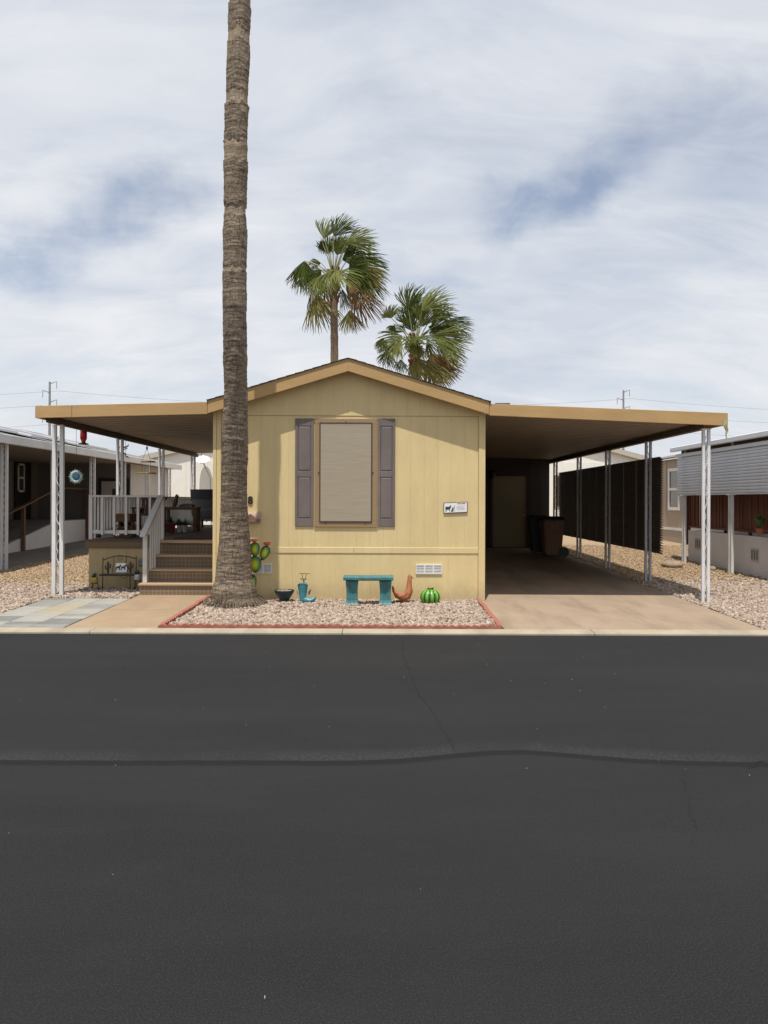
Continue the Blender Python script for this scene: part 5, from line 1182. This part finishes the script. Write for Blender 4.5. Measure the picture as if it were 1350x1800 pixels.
# stones by the trunk foot
for (px, py, s, nm) in ((456, 1053, 0.055, 'smooth grey stone tucked behind the palm trunk foot'),):
    c0 = P(px, py, 11.7); tag(G().ell(c0, (s, s * 0.8, s * 0.6), 12, 8).build('stone', rock_m, origin=c0, smooth=True), nm, 'stone')

# ------------------------------------------------------------------ wall fittings
cu = bpy.data.curves.new('num', 'FONT'); cu.body = '8'; cu.size = 0.165; cu.extrude = 0.006; cu.align_x = 'CENTER'; cu.align_y = 'CENTER'; cu.offset = 0.003
to = bpy.data.objects.new('tmp', cu); COL.objects.link(to); bpy.context.view_layer.update()
me = bpy.data.meshes.new_from_object(to.evaluated_get(bpy.context.evaluated_depsgraph_get())); bpy.data.objects.remove(to)
me.materials.clear(); me.materials.append(black_m); nb_ = bpy.data.objects.new('house_number', me); COL.objects.link(nb_)
nb_.location = P(440, 880, HY - 0.012); nb_.rotation_euler = (math.pi / 2, 0, 0.0); tag(nb_, 'black numeral 8 fixed to the wall right of the palm trunk', 'house number')
# half-round wall plaque with mountain relief
xa, xb = P(425, 910, HY).x, P(459, 910, HY).x; za, zc = P(445, 919.5, HY).z, P(445, 899.5, HY).z
ps = thing('wall_sconce', ((xa + xb) / 2, HY - 0.03, za), 'half round tan wall box with dark mountain relief behind the palm', 'wall box')
g = G(); n = 8; vs = []
pf = [(HY - 0.004, zc)] + [(HY - 0.004 - 0.075 * math.sin(math.pi * (0.15 + 0.7 * i / 7)), zc - (zc - za) * i / 7) for i in range(8)] + [(HY - 0.004, za)]
G().prismx(pf, xa, xb).build('shell', sconce_m, ps, bevel=0.003)
w_ = xb - xa; mt = [(xa + 0.003, za + 0.02), (xb - 0.003, za + 0.02), (xb - 0.003, za + 0.07), (xb - w_ * 0.18, za + 0.062), (xb - w_ * 0.32, za + 0.10), (xb - w_ * 0.5, za + 0.145), (xb - w_ * 0.62, za + 0.12), (xb - w_ * 0.8, za + 0.135), (xa + 0.003, za + 0.10)]
G().prism(mt, HY - 0.0835, HY - 0.072).build('mountain_relief', sconce_mtn, ps)
# sign
c0 = P(801, 892, HY - 0.025); sg = thing('wall_sign', c0, 'small white framed sign with animal silhouettes screwed to the wall', 'sign')
def sgpt(x, y): return ((x - 555) / 13.5 / 113.6, (430 - y) / 13.5 / 113.6)
tilt = -0.045
def sgp(poly, y0, y1, name, m, parent):
    pts = [sgpt(*p) for p in poly]; rot = [(x * math.cos(tilt) + z * math.sin(-tilt) * -1 * -1 * 0 - z * math.sin(-tilt) * 0 + 0, z) for x, z in pts]
    rot = [(c0.x + x, c0.z + z - x * tilt) for x, z in pts]
    return G().prism(rot, HY - 0.02 + y0, HY - 0.02 + y1).build(name, m, parent)
sgp([(270, 305), (838, 305), (838, 560), (270, 560)], 0.0, 0.016, 'frame', frame_dark, sg)
sgp([(285, 320), (822, 320), (822, 545), (285, 545)], -0.003, -0.0005, 'panel', sign_white, sg)
sgp([(315, 410), (330, 402), (395, 408), (425, 385), (435, 370), (445, 378), (452, 395), (440, 425), (420, 470), (418, 520), (405, 520), (402, 475), (345, 475), (335, 525), (318, 525), (322, 470), (312, 455)], -0.0045, -0.0035, 'animal_silhouette', ink_dark, sg)
sgp([(470, 440), (495, 420), (505, 430), (505, 480), (500, 525), (440, 525), (445, 500), (470, 480)], -0.0045, -0.0035, 'animal_silhouette', ink_dark, sg)
sgp([(520, 385), (535, 370), (545, 385), (540, 420), (535, 480), (548, 525), (530, 525), (520, 470), (505, 440)], -0.0046, -0.0036, 'figure_silhouette', ink_grey, sg)
for a, b in ((595, 625), (635, 690), (705, 785)): sgp([(a, 332), (b, 332), (b, 355), (a, 355)], -0.0045, -0.0035, 'text_line', ink_red, sg)
for y, a, b in ((395, 590, 775), (425, 570, 760), (455, 575, 780), (485, 590, 770)): sgp([(a, y), (b, y), (b, y + 9), (a, y + 9)], -0.0045, -0.0035, 'text_line', ink_grey, sg)

# ------------------------------------------------------------------ iron bench planter and pots before the deck
iy = 13.05; q = lambda x, y, dy=0.0: P(130 + x / 5.0, 820 + y / 5.0, iy + dy)
ib = thing('iron_bench_ornament', q(400, 1072), 'small dark iron bench ornament with cactus cutouts before the deck skirt', 'ornament')
g = G(); rr = 0.008
g.path([q(250, 1075), q(256, 800)], rr, 6); g.path([q(545, 1060), q(548, 790)], rr, 6)
g.path([q(256, 825), q(300, 805), q(350, 790), q(405, 783), q(460, 790), q(510, 800), q(548, 810)], rr, 6); g.build('back_frame', iron_m, ib)
g = G(); g.path([q(405, 790), q(385, 800), q(388, 820), q(405, 822), q(422, 820), q(425, 800), q(405, 790)], 0.005, 5); g.path([q(350, 790), q(352, 850), q(340, 900), q(345, 938)], 0.005, 5); g.path([q(460, 790), q(458, 850), q(470, 900), q(465, 938)], 0.005, 5); g.build('scrollwork', iron_m, ib)
G().box(q(250, 940).x, q(545, 940).x, iy - 0.16, iy + 0.01, q(250, 955).z, q(250, 942).z).build('seat', iron_m, ib)
for x in (252, 492):
    G().path([q(x, 950, -0.15), q(x + 2, 1075, -0.15)], rr, 6).build('leg', iron_m, ib)
G().path([q(492, 955, -0.15), q(440, 985, -0.15), q(400, 960, -0.15)], 0.005, 5).build('brace', iron_m, ib)
for x0_ in (300, 498):
    g = G(); g.path([q(x0_, 940), q(x0_, 850), q(x0_, 838)], [0.017, 0.02, 0.012], 8, ry=0.006)
    g.path([q(x0_ - 3, 905), q(x0_ - 22, 895), q(x0_ - 22, 868)], 0.012, 8, ry=0.006); g.path([q(x0_ + 3, 895), q(x0_ + 20, 885), q(x0_ + 20, 855)], 0.012, 8, ry=0.006); g.build('cactus_cutout', iron_m, ib)
pq = G().box(q(365, 900).x, q(465, 900).x, iy + 0.012, iy + 0.022, q(400, 930).z, q(400, 850).z).build('plaque', sign_white, ib)
g = G()
for x0_ in (385, 430):
    pts = [(x0_ - 15, 880), (x0_ + 10, 876), (x0_ + 22, 862), (x0_ + 30, 868), (x0_ + 18, 890), (x0_ + 20, 912), (x0_ + 12, 912), (x0_ + 8, 895), (x0_ - 8, 895), (x0_ - 14, 914), (x0_ - 20, 912)]
    g.prism([(q(*p).x, q(*p).z) for p in pts], iy + 0.008, iy + 0.0115)
g.build('horse_silhouette', ink_dark, pq)
def stand_pot(x, y, ybase, m, label, seed):
    c0 = q(x, y, -0.05); zb_ = gz(13.0); r = thing('pot_planter', (c0.x, c0.y, zb_), label, 'planter')
    G().lathe([(0.035, -0.055), (0.05, -0.04), (0.058, 0.02), (0.06, 0.055), (0.052, 0.05)], c0, 16).build('pot', m, r, smooth=True)
    g = G(); zr_ = c0.z - 0.045
    for k in range(3): a = k * 2.09 + 0.5; g.path([(c0.x + 0.05 * math.cos(a), c0.y + 0.05 * math.sin(a), zr_), (c0.x + 0.075 * math.cos(a), c0.y + 0.075 * math.sin(a), zb_)], 0.006, 5)
    g.path([(c0.x + 0.056 * math.cos(k * 0.524), c0.y + 0.056 * math.sin(k * 0.524), zr_) for k in range(12)], 0.006, 5, closed=True); g.build('wire_stand', iron_m, r)
    rg = random.Random(seed); g = G(); t = c0 + Vector((0, 0, 0.05))
    for k in range(46):
        a = rg.uniform(0, 6.28); e = rg.uniform(0.2, 1.3); L_ = rg.uniform(0.05, 0.12); d_ = Vector((math.cos(a) * math.cos(e), math.sin(a) * math.cos(e), math.sin(e))); s = d_.cross(Vector((0, 0, 1))).normalized() * 0.013; p = t + d_ * L_
        g.add([t + d_ * 0.01, t + d_ * L_ * 0.5 - s, p + Vector((0, 0, -0.01)), t + d_ * L_ * 0.5 + s], [(0, 1, 2, 3)])
    g.build('leaves', teal_leaf, r)
stand_pot(180, 1002, 1075, yellow_pot, 'yellow pot with teal foliage on a wire stand before the deck', 1)
stand_pot(556, 975, 1070, bluewhite_pot, 'blue and white pot with teal foliage beside the stairs', 2)
c0 = P(130 + 590 / 5, 820 + 838 / 5, DY + 0.0); ob = thing('outlet_box', (c0.x, DY + 0.0, c0.z - 0.05), 'grey outdoor outlet box on the tan deck skirt', 'outlet')
G().box(c0.x - 0.045, c0.x + 0.045, DY - 0.03, DY + 0.0195, c0.z - 0.06, c0.z + 0.06).build('cover', mat('outlet_grey', (0.22, 0.22, 0.23), 0.5, 0.05), ob, bevel=0.008); G().box(c0.x - 0.03, c0.x + 0.03, DY - 0.036, DY - 0.0301, c0.z - 0.02, c0.z + 0.03).build('flap', lightgrey_fab, ob)

# ------------------------------------------------------------------ things on the porch
D0 = DZ + 0.03
# wooden cart
cyy = 14.3; q = lambda x, y, dy=0.0: P(130 + x / 5.0, 820 + y / 5.0, cyy + dy)
ct = thing('garden_cart', (q(440, 600).x, cyy, D0), 'small brown wooden cart with spoked wheels behind the porch railing', 'cart')
xa, xb = q(378, 440).x, q(520, 440).x; za, zc = q(400, 485).z, q(400, 415).z
g = G(); g.box(xa, xb, cyy - 0.19, cyy - 0.165, za, zc); g.box(xa, xb, cyy + 0.165, cyy + 0.19, za, zc); g.box(xa, xa + 0.025, cyy - 0.164, cyy + 0.164, za, zc); g.box(xb - 0.025, xb, cyy - 0.164, cyy + 0.164, za, zc); g.box(xa + 0.026, xb - 0.026, cyy - 0.164, cyy + 0.164, za, za + 0.025); g.build('box', wood_brown, ct)
rw_ = 0.115
for sy in (-0.215, 0.215):
    for xx in (q(415, 600).x, q(500, 600).x):
        g = G(); c0 = Vector((xx, cyy + sy, D0 + rw_)); g.path([c0 + Vector((math.cos(k * 0.3142) * rw_ * 0.9, 0, math.sin(k * 0.3142) * rw_ * 0.9)) for k in range(20)], 0.012, 6, closed=True)
        for k in range(4): a = k * math.pi / 4; d_ = Vector((math.cos(a), 0, math.sin(a))) * rw_ * 0.9; g.tube(c0 - d_, c0 + d_, 0.008, 5)
        g.tube(c0 - Vector((0, 0.02, 0)), c0 + Vector((0, 0.02, 0)), 0.025, 8); g.build('wheel', terra_m if xx < -4.9 else wood_brown, ct)
g = G(); g.box(xa + 0.05, xb - 0.05, cyy - 0.17, cyy + 0.17, D0 + rw_ - 0.02, D0 + rw_ + 0.02)
for xx in (xa + 0.08, xb - 0.08): g.box(xx - 0.02, xx + 0.02, cyy - 0.10, cyy + 0.10, D0 + rw_ + 0.021, za - 0.001)
g.build('undercarriage', wood_dark, ct)
G().path([q(515, 430), q(560, 380), q(600, 362), q(625, 345)], 0.014, 6).build('shaft', wood_brown, ct)
# dark red rocking chair
rc = thing('rocking_chair', (P(262, 940, 15.2).x, 15.2, D0), 'dark red wooden rocking chair on the porch behind the stair rail', 'chair')
cx_, yc_ = rc.location.x, 15.2; cm = mat('chair_dark_red', (0.085, 0.03, 0.022), 0.6, 0.2)
G().box(cx_ - 0.22, cx_ + 0.24, yc_ - 0.25, yc_ + 0.25, D0 + 0.38, D0 + 0.42).build('seat', cm, rc)
for i in range(6): x = cx_ - 0.2 + i * 0.078; G().obox((x, yc_ + 0.26, D0 + 0.55), (0.06, 0.02, 0.32), (-0.15, 0, 0)).build('back_slat', cm, rc)
G().box(cx_ - 0.24, cx_ + 0.26, yc_ + 0.26, yc_ + 0.32, D0 + 0.69, D0 + 0.75).build('crest_rail', cm, rc)
for s in (-1, 1):
    xx = cx_ + 0.01 + s * 0.25
    G().path([(xx, yc_ - 0.42, D0 + 0.10), (xx, yc_ - 0.2, D0 + 0.035), (xx, yc_, D0 + 0.02), (xx, yc_ + 0.2, D0 + 0.035), (xx, yc_ + 0.45, D0 + 0.11)], 0.02, 6).build('rocker', cm, rc); G().box(xx - 0.035, xx + 0.035, yc_ - 0.3, yc_ + 0.27, D0 + 0.52, D0 + 0.545).build('armrest', cm, rc)
    for yy in (-0.22, 0.2): G().box(xx - 0.02, xx + 0.02, yc_ + yy - 0.02, yc_ + yy + 0.02, D0 + 0.03, D0 + 0.52).build('leg', cm, rc)
# table
ty = 17.0; xa, xb = P(289, 900, ty).x, P(349, 900, ty).x; ztp = P(320, 891, ty).z
tb = thing('side_table', ((xa + xb) / 2, ty, D0), 'brown wooden side table with lower shelf on the porch', 'table')
G().box(xa, xb, ty - 0.22, ty + 0.22, ztp - 0.06, ztp).build('tabletop', wood_brown, tb, bevel=0.008)
G().box(xa + 0.05, xb - 0.02, ty - 0.2, ty + 0.2, D0 + 0.13, D0 + 0.17).build('shelf', wood_brown, tb)
for x in (xa + 0.04, xb - 0.04):
    for yy in (-0.18, 0.18): G().box(x - 0.032, x + 0.032, ty + yy - 0.03, ty + yy + 0.03, D0, ztp - 0.061).build('leg', wood_brown, tb)
# figurine on the table
q = lambda x, y, dy=0.0: P(150 + x / 5.625, 760 + y / 5.625, ty + dy)
fg = thing('bird_figurine', q(905, 740), 'small brown bird figurine standing on the wooden side table', 'figurine')
g = G(); g.path([q(880, 738), q(885, 715), q(893, 680), q(900, 655), q(905, 630), q(905, 612)], [0.03, 0.05, 0.055, 0.04, 0.04, 0.015], 12); g.path([q(905, 628), q(932, 630)], [0.018, 0.004], 6); g.build('body', wood_brown, fg, smooth=True); G().path([q(885, 700), q(862, 735)], [0.03, 0.006], 6).build('tail', wood_dark, fg)
tray = thing('serving_tray', (P(328, 888, 17.1).x, 17.1, ztp), 'grey tray lying on the wooden side table', 'tray')
cxx = P(329, 888, 17.1).x; G().box(cxx - 0.13, cxx + 0.13, 16.95, 17.2, ztp + 0.001, ztp + 0.012).build('base', lightgrey_fab, tray)
g = G(); g.box(cxx - 0.13, cxx + 0.13, 17.2, 17.215, ztp + 0.001, ztp + 0.075); g.box(cxx - 0.145, cxx - 0.131, 16.95, 17.215, ztp + 0.001, ztp + 0.05); g.box(cxx + 0.131, cxx + 0.145, 16.95, 17.215, ztp + 0.001, ztp + 0.05); g.build('rim', lightgrey_fab, tray)
# barrel-back chair
ay = 18.9; cx_ = P(366, 870, ay).x
ac = thing('barrel_chair', (cx_, ay, D0), 'grey barrel backed patio armchair at the back of the porch', 'armchair')
g = G(); vs = []; n = 22; fs = []
for i in range(n + 1):
    a = math.pi * (1.05 * i / n - 0.025) ; 
    for rr_, z in ((0.44, 0.66), (0.46, 0.95), (0.40, 0.95), (0.38, 0.66)): vs.append((cx_ + rr_ * math.cos(a), ay - rr_ * 0.8 * math.sin(a) * -1 * -1 + 0.1, D0 + z))
for i in range(n):
    for j in range(4): fs.append((i * 4 + j, i * 4 + (j + 1) % 4, (i + 1) * 4 + (j + 1) % 4, (i + 1) * 4 + j))
g.add(vs, [tuple(reversed(f)) for f in fs] + [(0, 1, 2, 3), tuple(n * 4 + j for j in (3, 2, 1, 0))]).build('backrest', grey_fab, ac, smooth=True)
G().lathe([(0.36, 0.0), (0.42, 0.12), (0.43, 0.22), (0.38, 0.27)], (cx_, ay + 0.1, D0 + 0.22), 24).build('seat', lightgrey_fab, ac, smooth=True)
G().lathe([(0.36, 0.0), (0.40, 0.16), (0.42, 0.25), (0.30, 0.26)], (cx_, ay + 0.1, D0 + 0.45), 24).build('cushion', lightgrey_fab, ac, smooth=True)
for a in (0.7, 2.3, 3.9, 5.5): G().tube((cx_ + 0.33 * math.cos(a), ay + 0.1 + 0.33 * math.sin(a), D0), (cx_ + 0.33 * math.cos(a), ay + 0.1 + 0.33 * math.sin(a), D0 + 0.24), 0.025, 8).build('leg', black_m, ac)
# pots on the deck
def deck_pot(px, Y, h, r_, m, label, fl=None):
    x = P(px, 900, Y).x; r = thing('flower_pot', (x, Y, D0), label, 'pot'); G().lathe([(r_ * 0.65, 0), (r_ * 0.9, h * 0.6), (r_, h * 0.85), (r_ * 1.08, h * 0.86), (r_ * 1.08, h), (r_ * 0.9, h * 0.98)], (x, Y, D0), 18).build('pot', m, r, smooth=True)
    g = G(); rg = random.Random(int(px)); t = Vector((x, Y, D0 + h * 0.9))
    for k in range(40):
        a = rg.uniform(0, 6.28); e = rg.uniform(0.3, 1.4); L_ = rg.uniform(0.08, 0.2); d_ = Vector((math.cos(a) * math.cos(e), math.sin(a) * math.cos(e), math.sin(e))); s = d_.cross(Vector((0, 0, 1))).normalized() * 0.018; p = t + d_ * L_; g.add([t, t + d_ * L_ * 0.5 - s, p, t + d_ * L_ * 0.5 + s], [(0, 1, 2, 3)])
    g.build('leaves', fl or teal_leaf, r)
deck_pot(300, 16.0, 0.22, 0.11, mat('pot_red', (0.25, 0.05, 0.04), 0.5, 0.2), 'red pot with foliage on the deck beside the side table')
deck_pot(316, 16.4, 0.15, 0.06, white_paint, 'left of two small white pots in front of the side table')
deck_pot(325, 16.4, 0.15, 0.06, white_paint, 'right of two small white pots in front of the side table')
tag(G().box(-3.75, -2.75, 13.75, 15.6, D0 + 0.002, D0 + 0.012).build('door_mat', rug_m, origin=(-3.25, 14.6, D0)), 'dark striped rug lying on the deck at the top of the stairs', 'rug')

# hanging things along the porch beam
hz = 2.82
fx, fy = -5.25, 13.5; t = P(147, 755, fy); bt_ = P(147, 782, fy)
hf = thing('hummingbird_feeder', (t.x, fy, bt_.z), 'red glass hummingbird feeder hanging under the porch awning edge', 'bird feeder')
H_ = t.z - bt_.z
G().lathe([(0.03, 0.04), (0.04, 0.075), (0.057, 0.11), (0.057, H_ - 0.02), (0.045, H_)], (t.x, fy, bt_.z), 18).build('bottle', red_m, hf, smooth=True); G().lathe([(0.03, 0.0), (0.085, 0.008), (0.088, 0.02), (0.04, 0.04)], (t.x, fy, bt_.z), 18).build('base', black_m, hf, smooth=True); G().tube((t.x, fy, t.z), (t.x, fy, 2.95), 0.004, 5).build('wire', iron_m, hf)
c0 = P(134, 838, 13.2); ws = thing('glass_sun_ornament', c0, 'round blue and green glass sun ornament hanging beside the awning post', 'ornament')
G().path([c0 + Vector((0.085 * math.cos(k * 0.2618), 0, 0.085 * math.sin(k * 0.2618))) for k in range(24)], 0.022, 8, ry=0.012, closed=True).build('ring', pale_green, ws, smooth=True)
G().ell(c0, (0.072, 0.012, 0.072), 20, 8).build('disc', blue_m, ws, smooth=True)
g = G()
for k in range(18): a = k / 18 * 6.283; d_ = Vector((math.cos(a), 0, math.sin(a))); g.path([c0 + d_ * 0.10, c0 + d_ * (0.135 if k % 2 else 0.122)], [0.012, 0.003], 5)
g.build('rays', pale_green, ws); G().tube(c0 + Vector((0, 0, 0.11)), (c0.x, c0.y, 2.9), 0.003, 4).build('wire', iron_m, ws)
c0 = P(221, 780, 15.7); sp2 = thing('wind_spinner', P(221, 805, 15.7), 'black and white spiral wind spinner hanging from the porch beam', 'wind spinner')
for k in range(4):
    g = G(); vs = []; z0 = P(221, 780 + k * 6, 15.7).z; n = 8
    for i in range(n + 1): a = i / n * 2.6 + k * 1.3; vs += [(c0.x + 0.06 * math.cos(a), c0.y + 0.06 * math.sin(a), z0 - i * 0.008), (c0.x + 0.06 * math.cos(a), c0.y + 0.06 * math.sin(a), z0 - i * 0.008 - 0.03), (c0.x + 0.055 * math.cos(a), c0.y + 0.055 * math.sin(a), z0 - i * 0.008 - 0.03), (c0.x + 0.055 * math.cos(a), c0.y + 0.055 * math.sin(a), z0 - i * 0.008)]
    g.add(vs, [(4 * i + j, 4 * i + (j + 1) % 4, 4 * i + 4 + (j + 1) % 4, 4 * i + 4 + j) for i in range(n) for j in range(4)]); g.build('blade', black_m if k % 2 == 0 else white_paint, sp2)
G().tube((c0.x, c0.y, 2.83), P(221, 806, 15.7), 0.004, 5).build('wire', iron_m, sp2)
Yf = 17.3; q = lambda x, y, dy=0.0: P(150 + x / 5.625, 760 + y / 5.625, Yf + dy)
bf = thing('hanging_bird_tray', q(610, 410), 'two tier wooden bird feeding tray hanging from the porch beam', 'bird feeder')
for (xa_, xb_, y_) in ((560, 680, 288), (525, 690, 402)):
    a, b = q(xa_, y_), q(xb_, y_); G().box(a.x, b.x, Yf - 0.1, Yf + 0.1, a.z - 0.02, a.z + 0.012).build('tray', mat('tray_gold', (0.28, 0.20, 0.07), 0.6, 0.2), bf, bevel=0.004)
g = G(); k0 = q(610, 155)
for x in (560, 645): g.path([k0, q(x, 288), q(x, 402)], 0.004, 5)
g.tube(k0, (k0.x, k0.y, 2.83), 0.004, 5); g.build('hanger', iron_m, bf); G().ell(k0, (0.022, 0.022, 0.045), 8, 6).build('knob', black_m, bf)

# ------------------------------------------------------------------ carport things
by_ = 19.9; x = P(960, 940, by_).x; z0 = gz(by_) + 0.012
def bin_(x, y, rot, bodym, label):
    r = thing('wheeled_bin', (x, y, gz(y) + 0.012), label, 'trash bin', 'wheeled bins'); z0 = gz(y) + 0.012
    def b4(s0, s1, za, zc):
        (ax_, ay_), (bx_, by2) = s0, s1; g = G(); vs = [(x - ax_, y - ay_, za), (x + ax_, y - ay_, za), (x + ax_, y + ay_, za), (x - ax_, y + ay_, za), (x - bx_, y - by2, zc), (x + bx_, y - by2, zc), (x + bx_, y + by2, zc), (x - bx_, y + by2, zc)]
        return g.add(vs, [(0, 3, 2, 1), (4, 5, 6, 7), (0, 1, 5, 4), (1, 2, 6, 5), (2, 3, 7, 6), (3, 0, 4, 7)])
    b4((0.20, 0.24), (0.265, 0.29), z0 + 0.04, z0 + 0.93).build('body', bodym, r, bevel=0.03, seg=2); g = b4((0.29, 0.31), (0.29, 0.31), z0 + 0.935, z0 + 0.97); g.prismx([(y - 0.28, z0 + 0.972), (y + 0.28, z0 + 0.972), (y + 0.2, z0 + 1.03), (y - 0.2, z0 + 1.03)], x - 0.25, x + 0.25); g.build('lid', black_m, r, bevel=0.008)
    for s in (-1, 1):
        yy = y + s * 0.29; g = G(); g.tube((x + 0.25, yy - 0.025, z0 + 0.125), (x + 0.25, yy + 0.025, z0 + 0.125), 0.125, 18); g.build('wheel', black_m, r)
    G().tube((x + 0.25, y - 0.26, z0 + 0.125), (x + 0.25, y + 0.26, z0 + 0.125), 0.012, 6).build('axle', steel_m, r); G().tube((x + 0.33, y - 0.2, z0 + 0.92), (x + 0.33, y + 0.2, z0 + 0.92), 0.018, 6).build('handle', black_m, r)
    g = G(); g.path([(x + 0.02 + 0.07 * math.cos(k * 0.5236), y - 0.283, z0 + 0.76 + 0.07 * math.sin(k * 0.5236)) for k in range(12)], 0.010, 5, ry=0.004, closed=True); g.build('emblem', mat('emblem_pale', (0.25, 0.22, 0.18), 0.6, 0.1), r)
    return r
bin_(P(970, 940, by_).x, by_, 0, bin_brown, 'brown wheeled trash bin with black lid in the shaded carport')
bin_(P(947, 940, 20.9).x, 20.9, 0, black_m, 'black wheeled bin standing left of the brown one in the carport')
# frayed strip at the carport corner
a = P(1276, 741, FY - 0.01); sf = thing('frayed_strip', a, 'frayed pale strip dangling from the right corner of the carport roof', 'cloth strip')
g = G(); pts = [P(1277, 738, FY - 0.012), P(1275, 748, FY - 0.02), P(1278, 757, FY - 0.015), P(1276, 764, FY - 0.02), P(1277.5, 772, FY - 0.02)]; g.path(pts, [0.025, 0.035, 0.022, 0.012, 0.006], 6, ry=[0.006, 0.008, 0.006, 0.004, 0.003]); g.build('strip', cloth_old, sf)
# rocks at right
def rock(c, s, seed, label):
    g = G().ell((0, 0, 0), s, 16, 10); me = g.mesh('rock', rock_m, smooth=True)
    for v in me.vertices: v.co *= 1 + 0.22 * mnoise.noise(v.co * (2.2 / max(s)) * 1.0 + Vector((seed, 0, 0))) + 0.08 * mnoise.noise(v.co * (7 / max(s)) + Vector((0, seed, 0)))
    o = bpy.data.objects.new('rock', me); COL.objects.link(o); o.location = c; tag(o, label, 'rock', 'loose rocks')
rock(Vector((P(1181, 990, 17.2).x, 17.2, gz(17.2) + 0.06)), (0.22, 0.17, 0.10), 1, 'large tan rock on the gravel right of the louvred screen')
rock(Vector((P(1252, 994, 16.6).x, 16.6, gz(16.6) + 0.04)), (0.08, 0.07, 0.06), 5, 'small pale rock beside the stucco porch')
rock(Vector((P(1185, 974, 19.5).x, 19.5, gz(19.5) + 0.03)), (0.16, 0.12, 0.05), 9, 'flat low rock behind the large tan rock')
